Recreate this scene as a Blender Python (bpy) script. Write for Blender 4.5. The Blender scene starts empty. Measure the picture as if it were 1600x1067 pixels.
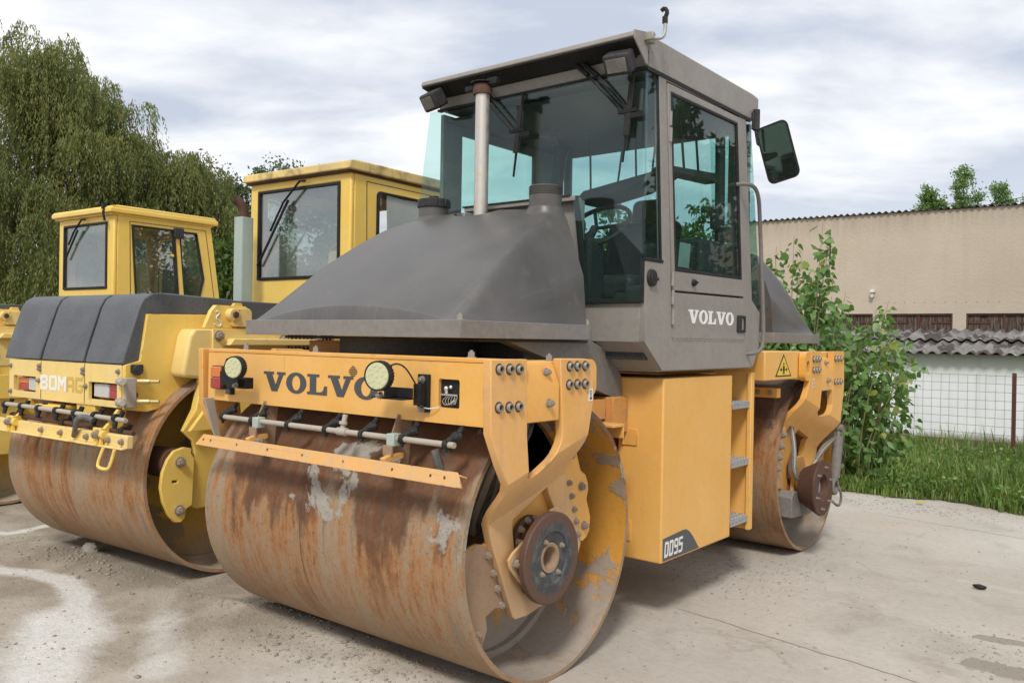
import bpy, bmesh, math, random
import numpy as np
from mathutils import Vector, Matrix
from mathutils.geometry import tessellate_polygon
random.seed(7)
RNG = np.random.default_rng(7)
PI = math.pi
R_ = math.radians
scene = bpy.context.scene
COL = scene.collection

# ------------------------------------------------------------------ camera
cam_d = bpy.data.cameras.new('camera')
cam_d.sensor_width = 36.0
cam_d.lens = 29.92
cam_d.clip_end = 2000
cam_d.clip_start = 0.05
cam = bpy.data.objects.new('camera', cam_d)
COL.objects.link(cam)
_y, _p, _r = R_(38.783), R_(-0.225), R_(0.979)
fw = Vector((-math.sin(_y)*math.cos(_p), math.cos(_y)*math.cos(_p), math.sin(_p)))
rt = Vector((math.cos(_y), math.sin(_y), 0)); up = rt.cross(fw)
rt, up = rt*math.cos(_r)+up*math.sin(_r), -rt*math.sin(_r)+up*math.cos(_r)
M = Matrix((rt, up, -fw)).transposed().to_4x4()
M.translation = Vector((2.904, -2.879, 1.415))
cam.matrix_world = M
scene.camera = cam

# ------------------------------------------------------------------ node helper
class NT:
    def __init__(s, tree):
        s.t = tree; s.n = tree.nodes; s.l = tree.links
    def new(s, typ, **kw):
        n = s.n.new(typ)
        for k, v in kw.items(): setattr(n, k, v)
        return n
    def put(s, sock, v):
        if v is None: return
        if isinstance(v, (int, float)):
            try: sock.default_value = v
            except Exception: sock.default_value = (v, v, v)
        elif isinstance(v, (tuple, list)):
            v = tuple(v)
            try:
                n = len(sock.default_value)
                if n == 4 and len(v) == 3: v = v+(1,)
            except TypeError: pass
            sock.default_value = v
        else: s.l.new(v, sock)
    def coord(s, which='Object'): return s.new('ShaderNodeTexCoord').outputs[which]
    def geo(s, which): return s.new('ShaderNodeNewGeometry').outputs[which]
    def mapping(s, v, scale=(1, 1, 1), loc=(0, 0, 0), rot=(0, 0, 0)):
        m = s.new('ShaderNodeMapping'); s.put(m.inputs[0], v); s.put(m.inputs['Scale'], scale)
        s.put(m.inputs['Location'], loc); s.put(m.inputs['Rotation'], rot); return m.outputs[0]
    def noise(s, v, scale=5, detail=4, rough=.55, dist=0, out='Fac'):
        m = s.new('ShaderNodeTexNoise'); s.put(m.inputs['Vector'], v); s.put(m.inputs['Scale'], scale)
        s.put(m.inputs['Detail'], detail); s.put(m.inputs['Roughness'], rough); s.put(m.inputs['Distortion'], dist)
        return m.outputs[out]
    def voro(s, v, scale=5, feature='F1', out='Distance'):
        m = s.new('ShaderNodeTexVoronoi', feature=feature); s.put(m.inputs['Vector'], v); s.put(m.inputs['Scale'], scale)
        return m.outputs[out]
    def rng(s, v, a, b, c=0., d=1.):
        m = s.new('ShaderNodeMapRange', clamp=True); s.put(m.inputs[0], v)
        for i, k in enumerate((a, b, c, d)): s.put(m.inputs[i+1], k)
        return m.outputs[0]
    def mix(s, f, a, b, mode='MIX'):
        m = s.new('ShaderNodeMix', data_type='RGBA', blend_type=mode); s.put(m.inputs[0], f)
        s.put(m.inputs[6], a); s.put(m.inputs[7], b); return m.outputs[2]
    def math(s, op, a, b=0., c=None):
        m = s.new('ShaderNodeMath', operation=op); s.put(m.inputs[0], a); s.put(m.inputs[1], b)
        if c is not None: s.put(m.inputs[2], c)
        return m.outputs[0]
    def sep(s, v):
        m = s.new('ShaderNodeSeparateXYZ'); s.put(m.inputs[0], v); return m.outputs
    def comb(s, x, y, z):
        m = s.new('ShaderNodeCombineXYZ'); s.put(m.inputs[0], x); s.put(m.inputs[1], y); s.put(m.inputs[2], z); return m.outputs[0]
    def bump(s, h, strength=.3, dist=.01):
        m = s.new('ShaderNodeBump'); s.put(m.inputs['Height'], h); s.put(m.inputs['Strength'], strength); s.put(m.inputs['Distance'], dist)
        return m.outputs[0]

MATS = {}
def material(name):
    m = bpy.data.materials.new(name); m.use_nodes = True; MATS[name] = m
    nt = NT(m.node_tree); b = nt.n['Principled BSDF']
    return m, nt, b
def setp(nt, b, color=None, rough=None, metal=None, normal=None, spec=None, **kw):
    if color is not None: nt.put(b.inputs['Base Color'], color)
    if rough is not None: nt.put(b.inputs['Roughness'], rough)
    if metal is not None: nt.put(b.inputs['Metallic'], metal)
    if normal is not None: nt.put(b.inputs['Normal'], normal)
    if spec is not None: nt.put(b.inputs['Specular IOR Level'], spec)

# ------------------------------------------------------------------ world, sun, exposure
SUN_EL, SUN_AZ = 48, 150      # azimuth: angle of the sun's ground direction measured from +X, clockwise negative below
sun_dir = Vector((math.cos(R_(-62))*math.cos(R_(SUN_EL)), math.sin(R_(-62))*math.cos(R_(SUN_EL)), math.sin(R_(SUN_EL))))
world = bpy.data.worlds.new('World'); scene.world = world; world.use_nodes = True
nt = NT(world.node_tree); bg = nt.n['Background']
sky = nt.new('ShaderNodeTexSky', sky_type='NISHITA'); sky.sun_disc = False
sky.sun_elevation = R_(SUN_EL); sky.sun_rotation = math.atan2(sun_dir.x, sun_dir.y)
d = nt.coord('Generated'); dx, dy, dz = nt.sep(d)
den = nt.math('ADD', nt.math('MAXIMUM', dz, 0.0), .16)
pv = nt.comb(nt.math('DIVIDE', dx, den), nt.math('DIVIDE', dy, den), 0)
pv = nt.mapping(pv, scale=(1, 1, 1), rot=(0, 0, R_(-38)))
pv = nt.mapping(pv, scale=(.72, .98, 1), loc=(6.2, -1.7, 0))
n1 = nt.noise(pv, 1.05, 7, .52, .35)
n2 = nt.noise(nt.mapping(pv, scale=(1, 1.2, 1), loc=(5, 2, 0)), 2.6, 6, .55, .3)
nn = nt.math('ADD', nt.math('MULTIPLY', n1, .72), nt.math('MULTIPLY', n2, .28))
f = nt.rng(nn, .43, .575)
cl = nt.mix(f, (.57, .63, .74), (1.06, 1.06, 1.07))
lowf = nt.rng(dz, .0, .22, 1, 0)
cl = nt.mix(nt.math('MULTIPLY', lowf, .6), cl, (.98, .99, 1.02))
zen = nt.rng(dz, .38, .95, 1.0, 1.25)
cl = nt.mix(1.0, cl, zen, 'MULTIPLY')
skyc = nt.mix(1.0, sky.outputs[0], (.10, .10, .10), 'MULTIPLY')
cl = nt.mix(.93, skyc, cl)
nt.put(bg.inputs[0], cl); bg.inputs[1].default_value = 1.0
sd = bpy.data.lights.new('sun', 'SUN'); sd.energy = 2.35; sd.angle = R_(11); sd.color = (1, .955, .89)
so = bpy.data.objects.new('sun', sd); COL.objects.link(so)
so.rotation_euler = sun_dir.to_track_quat('Z', 'Y').to_euler(); so.location = sun_dir*40
vs = scene.view_settings
scene.display_settings.display_device = 'sRGB'
vs.view_transform = 'Standard'; vs.look = 'None'; vs.exposure = 0.1; vs.gamma = 1.0; vs.use_curve_mapping = False
scene.cycles.max_bounces = 8; scene.cycles.transparent_max_bounces = 24
scene.cycles.use_denoising = True

# ------------------------------------------------------------------ materials
def paint(name, base, faded, dust, rust=.5, rough=.42, dustamt=.3, metal=0., spec=.5, edge=True, seed=0., dustcol=(.30, .25, .19), zd=None):
    m, nt, b = material(name)
    c = nt.mapping(nt.coord(), loc=(seed, seed*.7, 0))
    big = nt.noise(c, 1.7, 5, .6)
    col = nt.mix(nt.rng(big, .38, .66), base, faded)
    fine = nt.noise(c, 38, 4, .7)
    col = nt.mix(nt.rng(fine, .3, .8, 0, .10), col, (0.9, .8, .6))
    x, y, z = nt.sep(c)
    streak = nt.noise(nt.mapping(c, scale=(22, 22, 1.3)), 1.0, 4, .6)
    col = nt.mix(nt.rng(streak, .55, .8, 0, dustamt), col, dustcol)
    blot = nt.noise(c, 5.5, 7, .68)
    col = nt.mix(nt.rng(blot, .52, .72, 0, dust), col, dustcol)
    run = nt.noise(nt.mapping(c, scale=(60, 60, 2.2)), 1.0, 3, .6)
    col = nt.mix(nt.math('MULTIPLY', nt.rng(run, .66, .76, 0, min(.6, dustamt+.25)), nt.rng(big, .45, .6)), col, (.16, .10, .05))
    scr = nt.noise(nt.mapping(c, scale=(9, 9, 120), rot=(.5, .35, 0)), 1.0, 2, .5)
    col = nt.mix(nt.rng(scr, .76, .79, 0, .25), col, dustcol)
    if zd:
        zz = nt.sep(nt.coord())[2]; lo = nt.rng(nt.math('ADD', zz, nt.math('MULTIPLY', nt.math('SUBTRACT', blot, .5), .6)), zd[0], zd[1], zd[2], 0)
        col = nt.mix(lo, col, nt.mix(nt.noise(c, 16, 6, .7), dustcol, (.45, .33, .22)))
    spots = nt.noise(c, 33, 5, .75)
    rustm = nt.rng(spots, .70-.04*rust, .735-.04*rust)
    if edge:
        bv = nt.new('ShaderNodeBevel', samples=3); bv.inputs['Radius'].default_value = .007
        dp = nt.new('ShaderNodeVectorMath', operation='DOT_PRODUCT'); nt.l.new(bv.outputs[0], dp.inputs[0]); nt.l.new(nt.geo('Normal'), dp.inputs[1])
        ed = nt.rng(dp.outputs['Value'], .985, .90)
        en = nt.rng(nt.noise(c, 14, 5, .7), .60-.08*rust, .70-.08*rust)
        rustm = nt.math('MAXIMUM', rustm, nt.math('MULTIPLY', nt.math('MULTIPLY', ed, en), 1.6))
    rcol = nt.mix(nt.noise(c, 60, 3, .6), (.10, .03, .012), (.24, .085, .03))
    col = nt.mix(nt.math('MULTIPLY', rustm, min(1, rust*1.6)), col, rcol)
    rg = nt.rng(blot, .4, .75, rough, min(1, rough+.3))
    rg = nt.math('MAXIMUM', rg, nt.math('MULTIPLY', rustm, .85))
    hb = nt.math('SUBTRACT', nt.math('MULTIPLY', nt.noise(c, 2.4, 2, .5), 1.2), nt.math('MULTIPLY', rustm, .12))
    setp(nt, b, col, rg, metal, nt.bump(hb, .10, .02), spec)
    return m
paint('orange_paint', (.70, .335, .052), (.74, .385, .095), .16, .35, .38, .16)
paint('orange_panel', (.72, .368, .066), (.76, .415, .105), .10, .42, .36, .08, seed=3.)
paint('orange_dusty', (.70, .345, .066), (.70, .385, .14), .35, .45, .5, .45, seed=5., dustcol=(.36, .25, .155), zd=(.45, .95, .75))
paint('orange_dirty', (.62, .27, .05), (.46, .22, .06), .8, .9, .6, .6, seed=9., dustcol=(.20, .155, .11))
paint('yellow_paint', (.77, .50, .065), (.80, .56, .13), .12, .55, .40, .12, seed=2.)
paint('pale_yellow', (.78, .56, .17), (.74, .55, .22), .22, .75, .5, .2, seed=4., dustcol=(.42, .33, .2))
paint('cab_grey', (.215, .198, .180), (.255, .237, .216), .10, .10, .40, .12, spec=.45, seed=1., edge=False, dustcol=(.33, .29, .24))
paint('tray_grey', (.155, .146, .138), (.19, .18, .17), .12, .12, .42, .15, seed=7., edge=False, dustcol=(.27, .24, .2))
paint('dark_grey', (.12, .114, .107), (.155, .146, .136), .25, .12, .5, .25, seed=6., edge=False, dustcol=(.23, .2, .17))
paint('mossy_yellow', (.70, .50, .16), (.40, .31, .15), .9, 1.0, .6, .4, seed=12., dustcol=(.10, .075, .045))
paint('scraper_orange', (.66, .33, .075), (.58, .34, .14), .95, .6, .55, .6, seed=15., dustcol=(.40, .34, .27))
paint('sage_steel', (.31, .38, .34), (.37, .44, .39), .12, .35, .5, .2, seed=8.)

def plastic(name, col, rough=.5, var=.12, bump=.05, col2=None):
    m, nt, b = material(name); c = nt.coord()
    n = nt.noise(c, 3.2, 5, .6); f2 = nt.noise(c, 130, 3, .6)
    d2 = col2 or tuple(k*1.45+.01 for k in col)
    cc = nt.mix(nt.rng(n, .35, .7), col, d2)
    cc = nt.mix(nt.rng(f2, .45, .8, 0, var), cc, (.45, .40, .34))
    setp(nt, b, cc, nt.rng(n, .3, .7, rough-.06, rough+.12), 0, nt.bump(f2, bump, .003), .22 if name.startswith('black') else .5)
    return m
plastic('black_plastic', (.018, .018, .02), .42)
plastic('black_rubber', (.013, .013, .013), .65, .10, .15, (.024, .024, .023))
plastic('black_steel', (.008, .008, .009), .42, .03, .05, (.014, .014, .015))
plastic('interior', (.016, .018, .018), .7)
plastic('tank_plastic', (.050, .056, .064), .48, .16, .12, (.105, .112, .118))
# hood: moulded plastic with rain streaks running down
m, nt, b = material('hood_plastic'); c = nt.coord()
x, y, z = nt.sep(c); z = nt.math('SUBTRACT', z, 1.48)
st = nt.noise(nt.comb(nt.math('MULTIPLY', x, 55), nt.math('MULTIPLY', y, 1.2), nt.math('MULTIPLY', z, 1.0)), 1.0, 4, .65)
n = nt.noise(c, 2.6, 6, .62); f2 = nt.noise(c, 160, 3, .6)
cc = nt.mix(nt.rng(n, .32, .7), (.064, .060, .056), (.112, .105, .098))
cc = nt.mix(nt.math('MULTIPLY', nt.rng(st, .58, .80, 0, .30), nt.rng(z, .30, .05)), cc, (.26, .245, .225))
cc = nt.mix(nt.rng(nt.noise(c, 9, 5, .7), .58, .75, 0, .25), cc, (.22, .19, .16))
setp(nt, b, cc, nt.rng(n, .3, .7, .36, .50), 0, nt.bump(f2, .12, .002), .5)

def metal(name, col, rough=.35, met=.9, dirt=(.3, .25, .2), amt=.5):
    m, nt, b = material(name); c = nt.coord()
    n = nt.noise(c, 14, 6, .7)
    k = nt.rng(n, .45, .7, 0, amt)
    setp(nt, b, nt.mix(k, col, dirt), nt.rng(n, .4, .7, rough, min(1, rough+.3)), nt.math('SUBTRACT', met, nt.math('MULTIPLY', k, met)), nt.bump(n, .1, .003))
    return m
metal('zinc', (.36, .345, .30), .38, .75, (.33, .28, .22), .7)
metal('stainless', (.62, .58, .52), .33, .85, (.42, .33, .24), .5)
metal('galvanised', (.42, .44, .46), .45, .6, (.28, .26, .24), .7)
metal('dusty_pipe', (.40, .36, .305), .7, .05, (.36, .30, .23), .9)
metal('dusty_bolt', (.29, .24, .185), .7, .15, (.28, .21, .15), .9)
metal('rusty_steel', (.095, .042, .026), .72, .05, (.055, .030, .022), .9)
metal('chrome_lamp', (.75, .75, .72), .18, 1., (.5, .48, .44), .3)
metal('hose', (.10, .095, .09), .6, 0, (.30, .26, .21), .8)
metal('brass', (.55, .42, .2), .45, .6, (.5, .42, .25), .6)

def simple(name, col, rough=.5, metal=0., emis=None, spec=.5, coat=0, alpha=None):
    m, nt, b = material(name); setp(nt, b, None, rough, metal, None, spec)
    c = nt.coord(); n = nt.noise(c, 18, 4, .6)
    nt.put(b.inputs['Base Color'], nt.mix(nt.rng(n, .3, .8, 0, .22), col, tuple(min(1, k*.6+.08) for k in col)))
    b.inputs['Coat Weight'].default_value = coat
    return m
simple('white_letter', (.80, .79, .76), .5)
simple('charcoal_letter', (.055, .057, .062), .5)
simple('gold_letter', (.60, .40, .07), .5)
simple('decal_grey', (.07, .075, .08), .45)
simple('sticker_yellow', (.80, .55, .04), .45)
simple('sticker_white', (.72, .71, .68), .5)
simple('red_lens', (.35, .015, .012), .12, coat=.8)
simple('amber_lens', (.65, .16, .015), .12, coat=.8)
metal('dull_lens', (.16, .16, .145), .2, .3, (.3, .27, .2), .5)
simple('clear_lens', (.52, .53, .50), .12, coat=.8)
simple('led_face', (.55, .55, .33), .35, coat=.5)
simple('led_dot', (.575, .575, .34), .3, coat=.6)
simple('copper_wire', (.45, .40, .33), .5)
simple('black_hole', (.006, .005, .004), .9)
simple('red_inside', (.30, .03, .015), .5)
simple('shutter_frame', (.10, .028, .02), .75)
simple('lime_leaf', (.45, .36, .06), .6)

# glass: thin tinted sheet, real reflection
def glass(name, tint, rough=.012, refl=.045, dirt=.05, dirtcol=(.5, .53, .5)):
    m, nt, b = material(name); nt.n.remove(b)
    out = nt.n['Material Output']
    tr = nt.new('ShaderNodeBsdfTransparent'); nt.put(tr.inputs[0], tint)
    gl = nt.new('ShaderNodeBsdfGlossy'); gl.inputs['Roughness'].default_value = rough
    c = nt.coord()
    nt.put(gl.inputs['Normal'], nt.bump(nt.noise(c, 1.1, 1, .5), .04, .02))
    dp = nt.new('ShaderNodeVectorMath', operation='DOT_PRODUCT'); nt.l.new(nt.geo('Normal'), dp.inputs[0]); nt.l.new(nt.geo('Incoming'), dp.inputs[1])
    cs_ = nt.math('SUBTRACT', 1.0, nt.math('ABSOLUTE', dp.outputs['Value']))
    k5 = nt.math('MULTIPLY_ADD', nt.math('POWER', cs_, 5.0), 1-refl, refl)      # Schlick, the same from both sides of a thin pane
    mx = nt.new('ShaderNodeMixShader'); nt.l.new(k5, mx.inputs[0]); nt.l.new(tr.outputs[0], mx.inputs[1]); nt.l.new(gl.outputs[0], mx.inputs[2])
    df = nt.new('ShaderNodeBsdfDiffuse'); nt.put(df.inputs[0], dirtcol)
    n = nt.noise(c, 3.0, 7, .65); n2 = nt.noise(c, 90, 2, .5)
    k = nt.math('ADD', nt.rng(n, .40, .75, dirt*.4, dirt*2), nt.rng(n2, .74, .80, 0, dirt*3))
    m2 = nt.new('ShaderNodeMixShader'); nt.l.new(k, m2.inputs[0]); nt.l.new(mx.outputs[0], m2.inputs[1]); nt.l.new(df.outputs[0], m2.inputs[2])
    nt.l.new(m2.outputs[0], out.inputs[0])
    return m
glass('green_glass', (.79, .915, .895), dirt=.009)
glass('grey_glass', (.84, .90, .88), dirt=.06, refl=.24, dirtcol=(.40, .44, .42))
glass('clear_glass', (.92, .93, .92), dirt=.03)
m, nt, b = material('mirror_face'); setp(nt, b, (.24, .25, .25), .04, 1.0)
m, nt, b = material('frosted'); c = nt.coord(); setp(nt, b, nt.mix(nt.noise(c, 6, 5, .6), (.26, .29, .28), (.36, .39, .37)), .5)

# drum skin: rust rings round the axis, a darker upper third, stuck-on concrete
def drum_mat(name, seed, dark_z=.12, patches=True, tone=1.0, redder=0.):
    m, nt, b = material(name); c = nt.coord(); x, y, z = nt.sep(c)
    ang = nt.math('ARCTAN2', z, y)
    ca = nt.math('COSINE', ang); sa = nt.math('SINE', ang)
    def ring(fx, fa, sc=1, det=5, r=.6, off=0.):
        return nt.noise(nt.comb(nt.math('MULTIPLY_ADD', x, fx, seed+off), nt.math('MULTIPLY', ca, fa), nt.math('MULTIPLY', sa, fa)), sc, det, r)
    a1 = ring(3.4, .45); a2 = ring(11, 1.0, 1, 5, .68, 7); a3 = ring(60, 3.5, 1, 4, .7, 3)
    s = nt.math('ADD', nt.math('ADD', nt.math('MULTIPLY', a1, .42), nt.math('MULTIPLY', a2, .43)), nt.math('MULTIPLY', a3, .15))
    mot = nt.noise(nt.comb(nt.math('MULTIPLY', x, 30), nt.math('MULTIPLY', ca, 9), nt.math('MULTIPLY', sa, 9)), 1.0, 7, .78)
    s = nt.math('MULTIPLY_ADD', nt.math('SUBTRACT', mot, .5), .30, s)
    grey = (.315*tone, .232*tone, .150*tone); rust = (.345*tone, .138*tone, .032*tone); brown = (.130*tone, .052*tone, .026*tone)
    col = nt.mix(nt.rng(s, .45, .57), grey, rust)
    col = nt.mix(nt.rng(s, .54, .64, 0, .95), col, brown)
    col = nt.mix(nt.rng(a2, .44, .34, 0, .7), col, (.15, .10, .065))
    blot = nt.noise(c, 4.2, 7, .66, .4)
    # lower part worn paler by the ground it rolled on
    w = nt.rng(nt.math('ADD', z, nt.math('MULTIPLY', nt.math('SUBTRACT', blot, .5), .5)), -.42, .10, .62, 0)
    col = nt.mix(nt.math('MULTIPLY', w, .8), col, (.325*tone, .245*tone, .165*tone))
    # brown upper part above the old water line
    dk = nt.rng(nt.math('ADD', z, nt.math('ADD', nt.math('MULTIPLY', nt.math('SUBTRACT', blot, .5), .50), nt.math('MULTIPLY_ADD', nt.math('SUBTRACT', a1, .5), 1.5, nt.math('MULTIPLY', nt.math('SUBTRACT', a2, .5), .35)))), dark_z, dark_z+.10)
    dcol = nt.mix(nt.rng(a2, .4, .65), (.080, .038, .023), (.15, .070, .036))
    dcol = nt.mix(nt.rng(nt.noise(c, 9, 5, .6), .5, .75, 0, .5), dcol, (.20, .15, .11))
    col = nt.mix(nt.math('MULTIPLY', dk, .82), col, dcol)
    # dusty top
    col = nt.mix(nt.rng(z, .40, .56, 0, .55), col, (.19, .15, .12))
    h = nt.math('MULTIPLY', s, .5)
    if patches:
        pn = nt.noise(nt.mapping(c, loc=(seed*2.3, .4, .9), scale=(1, 1, .8)), 2.9, 8, .62, .3)
        pk = nt.math('MULTIPLY', nt.rng(pn, .625, .645), nt.rng(z, -.03, .06))
        pcol = nt.mix(nt.noise(c, 30, 6, .7), (.24, .215, .18), (.44, .40, .345))
        col = nt.mix(pk, col, pcol); h = nt.math('MULTIPLY_ADD', pk, .8, h)
    sm = nt.math('ABSOLUTE', nt.math('ADD', x, nt.math('MULTIPLY_ADD', nt.math('SUBTRACT', blot, .5), .012, .105)))
    col = nt.mix(nt.rng(sm, .0035, .0012, 0, .8), col, (.07, .04, .025)); h = nt.math('MULTIPLY_ADD', nt.rng(sm, .004, .001), -.6, h)
    fn = nt.noise(c, 70, 5, .72)
    pit = nt.rng(fn, .56, .72)
    col = nt.mix(nt.math('MULTIPLY', pit, .16), col, (.36, .28, .20))
    col = nt.mix(nt.rng(fn, .44, .34, 0, .5), col, (.075, .035, .018))
    h = nt.math('MULTIPLY_ADD', fn, .5, h)
    setp(nt, b, col, nt.rng(s, .4, .65, .62, .85), .12, nt.bump(h, .5, .004), .35)
    return m
drum_mat('drum_skin', 1.7)
drum_mat('drum_skin_far', 8.3, .25, True, 1.0)
drum_mat('drum_skin_old', 4.4, .55, False, 1.12)

def dusty_inside(name, paintc, keep=.5, seed=0., dustc=(.36, .29, .22), dustc2=(.25, .20, .16)):
    m, nt, b = material(name); c = nt.mapping(nt.coord(), loc=(seed, 0, 0)); x, y, z = nt.sep(nt.coord())
    n = nt.noise(c, 3.1, 8, .66, .4)
    k = nt.rng(nt.math('ADD', n, nt.math('MULTIPLY', y, .22)), keep, keep+.035)
    dust = nt.mix(nt.noise(c, 7, 6, .7), dustc2, dustc)
    col = nt.mix(k, dust, paintc)
    clump = nt.noise(c, 45, 6, .75)
    low = nt.rng(nt.math('ADD', z, nt.math('MULTIPLY', n, .3)), -.38, -.16, 1, 0)
    col = nt.mix(nt.math('MULTIPLY', low, .85), col, (.34, .295, .245))
    col = nt.mix(nt.math('MULTIPLY', nt.rng(clump, .5, .7), .3), col, (.14, .11, .08))
    setp(nt, b, col, .85, 0, nt.bump(nt.math('ADD', nt.math('MULTIPLY', clump, .6), nt.math('MULTIPLY', k, -.8)), .6, .006), .25)
    return m
dusty_inside('drum_inside', (.54, .26, .04), .535)
dusty_inside('drum_inside_yellow', (.55, .36, .07), .40, 3., (.34, .27, .15), (.30, .21, .09))
dusty_inside('dusty_plate', (.50, .26, .08), .60, 6., (.38, .27, .18), (.26, .155, .09))

# cab black/rust disc
m, nt, b = material('disc_face'); c = nt.coord(); x, y, z = nt.sep(c)
r = nt.math('SQRT', nt.math('ADD', nt.math('MULTIPLY', y, y), nt.math('MULTIPLY', z, z)))
n = nt.noise(c, 22, 6, .7)
k = nt.rng(nt.math('ADD', r, nt.math('MULTIPLY', nt.math('SUBTRACT', n, .5), .05)), .138, .150)
col = nt.mix(nt.rng(n, .45, .7), (.05, .052, .056), (.13, .125, .12))
col = nt.mix(k, col, nt.mix(nt.noise(c, 60, 4, .7), (.075, .033, .022), (.15, .085, .06)))
setp(nt, b, col, .6, .1, nt.bump(n, .2, .003))

# ground materials
m, nt, b = material('yard'); c = nt.coord(); x, y, z = nt.sep(c)
big = nt.noise(c, .55, 6, .6); mid = nt.noise(c, 2.3, 8, .66, .5); fine = nt.noise(c, 26, 8, .75); grit = nt.voro(c, 70)
conc = nt.mix(nt.rng(big, .36, .66), (.41, .37, .315), (.52, .485, .425))
conc = nt.mix(nt.rng(mid, .52, .72, 0, .6), conc, (.29, .25, .20))
warm = nt.rng(nt.noise(nt.mapping(c, loc=(7, 3, 0)), .9, 4, .5), .5, .72, 0, .5)
conc = nt.mix(warm, conc, (.46, .38, .30))
ck = nt.voro(nt.mapping(nt.mix(.25, c, nt.noise(c, 3, 5, .6, out='Color')), scale=(1.0, 1.0, 1)), .75, 'DISTANCE_TO_EDGE')
crk = nt.math('MULTIPLY', nt.rng(ck, .006, .0015), nt.rng(nt.noise(c, .8, 2, .5), .50, .58))
conc = nt.mix(nt.math('MULTIPLY', crk, .22), conc, (.12, .095, .07))
dirtc = nt.mix(nt.rng(mid, .38, .66), (.27, .225, .17), (.43, .38, .31))
left = nt.rng(nt.math('ADD', x, nt.math('MULTIPLY', big, 1.6)), .9, .0)     # loose dirt towards the old rollers
col = nt.mix(left, conc, dirtc)
# pale lime dust trails
tr = nt.noise(nt.mapping(c, loc=(2.2, 6.1, 0), rot=(0, 0, .6), scale=(.5, 1.0, 1)), .8, 3, .5, .5)
at = nt.new('ShaderNodeAttribute'); at.attribute_name = 'wear'; aw = nt.sep(at.outputs['Vector'])
lime0 = nt.math('MULTIPLY', nt.rng(nt.math('ABSOLUTE', nt.math('SUBTRACT', tr, .5)), .05, .012), nt.rng(x, -1.0, -1.7))
lime = nt.rng(nt.math('ADD', aw[0], nt.math('MULTIPLY', nt.math('SUBTRACT', mid, .5), .7)), .28, .75)
col = nt.mix(nt.math('MULTIPLY', lime, .8), col, (.66, .65, .61))
# cracked, patched area in the near right corner
pr = nt.rng(nt.math('ADD', aw[1], nt.math('MULTIPLY', nt.math('SUBTRACT', mid, .5), 1.9)), .52, .62)
damp = nt.rng(nt.math('ADD', aw[2], nt.math('MULTIPLY', nt.math('SUBTRACT', mid, .5), .8)), .3, .9)
col = nt.mix(nt.math('MULTIPLY', damp, .5), col, (.17, .15, .115))
col = nt.mix(nt.math('MULTIPLY', pr, .65), col, (.22, .185, .14))
# joints between poured slabs
jx = nt.math('ADD', nt.math('MULTIPLY', x, .18), y)
jw = nt.math('ADD', jx, nt.math('MULTIPLY', nt.math('SUBTRACT', mid, .5), .06))
j1 = nt.math('ABSOLUTE', nt.math('SUBTRACT', nt.math('FRACT', nt.math('MULTIPLY', nt.math('ADD', jw, .35), 1/3.4)), .5))
joint = nt.math('MULTIPLY', nt.rng(j1, .0022, .0008), nt.rng(x, .6, 1.0))
col = nt.mix(nt.math('MULTIPLY', joint, .7), col, (.13, .10, .08))
col = nt.mix(nt.math('MULTIPLY', nt.rng(fine, .42, .75), .35), col, (.22, .19, .15))
spk = nt.math('MULTIPLY', nt.rng(nt.noise(c, 55, 3, .6), .68, .74), .7)
col = nt.mix(spk, col, (.09, .075, .06))
pale = nt.math('MULTIPLY', nt.rng(nt.noise(nt.mapping(c, loc=(9, 9, 0)), 80, 3, .6), .70, .76), .5)
col = nt.mix(pale, col, (.6, .58, .54))
rough_amt = nt.math('MULTIPLY_ADD', left, .8, nt.math('MULTIPLY_ADD', pr, .6, .22))
h = nt.math('MULTIPLY', nt.math('ADD', nt.math('MULTIPLY', fine, .8), nt.math('ADD', nt.math('MULTIPLY', mid, 1.8), nt.math('MULTIPLY', grit, -.25))), rough_amt)
h = nt.math('SUBTRACT', h, nt.math('MULTIPLY', joint, .6))
setp(nt, b, col, .88, 0, nt.bump(h, .55, .02), .25)
m, nt, b = material('soil'); c = nt.coord(); n = nt.noise(c, 5, 8, .7)
setp(nt, b, nt.mix(n, (.045, .055, .02), (.12, .10, .06)), .95, 0, nt.bump(n, .6, .04))
m, nt, b = material('field'); c = nt.coord(); n = nt.noise(c, .4, 8, .7)
setp(nt, b, nt.mix(n, (.035, .055, .015), (.08, .09, .03)), .95)
m, nt, b = material('stone'); c = nt.coord(); n = nt.noise(c, 20, 6, .7); ri = nt.geo('Random Per Island')
setp(nt, b, nt.mix(n, nt.mix(ri, (.16, .14, .115), (.42, .39, .34)), (.30, .26, .21)), .9, 0, nt.bump(n, .5, .01))
m, nt, b = material('clod'); c = nt.coord(); n = nt.noise(c, 30, 6, .7)
setp(nt, b, nt.mix(n, (.19, .16, .12), (.36, .31, .25)), .95, 0, nt.bump(n, .6, .008))
m, nt, b = material('old_wood'); c = nt.coord(); n = nt.noise(nt.mapping(c, scale=(3, 40, 40)), 1, 5, .7)
setp(nt, b, nt.mix(n, (.13, .08, .05), (.32, .24, .18)), .9, 0, nt.bump(n, .5, .004))

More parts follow.
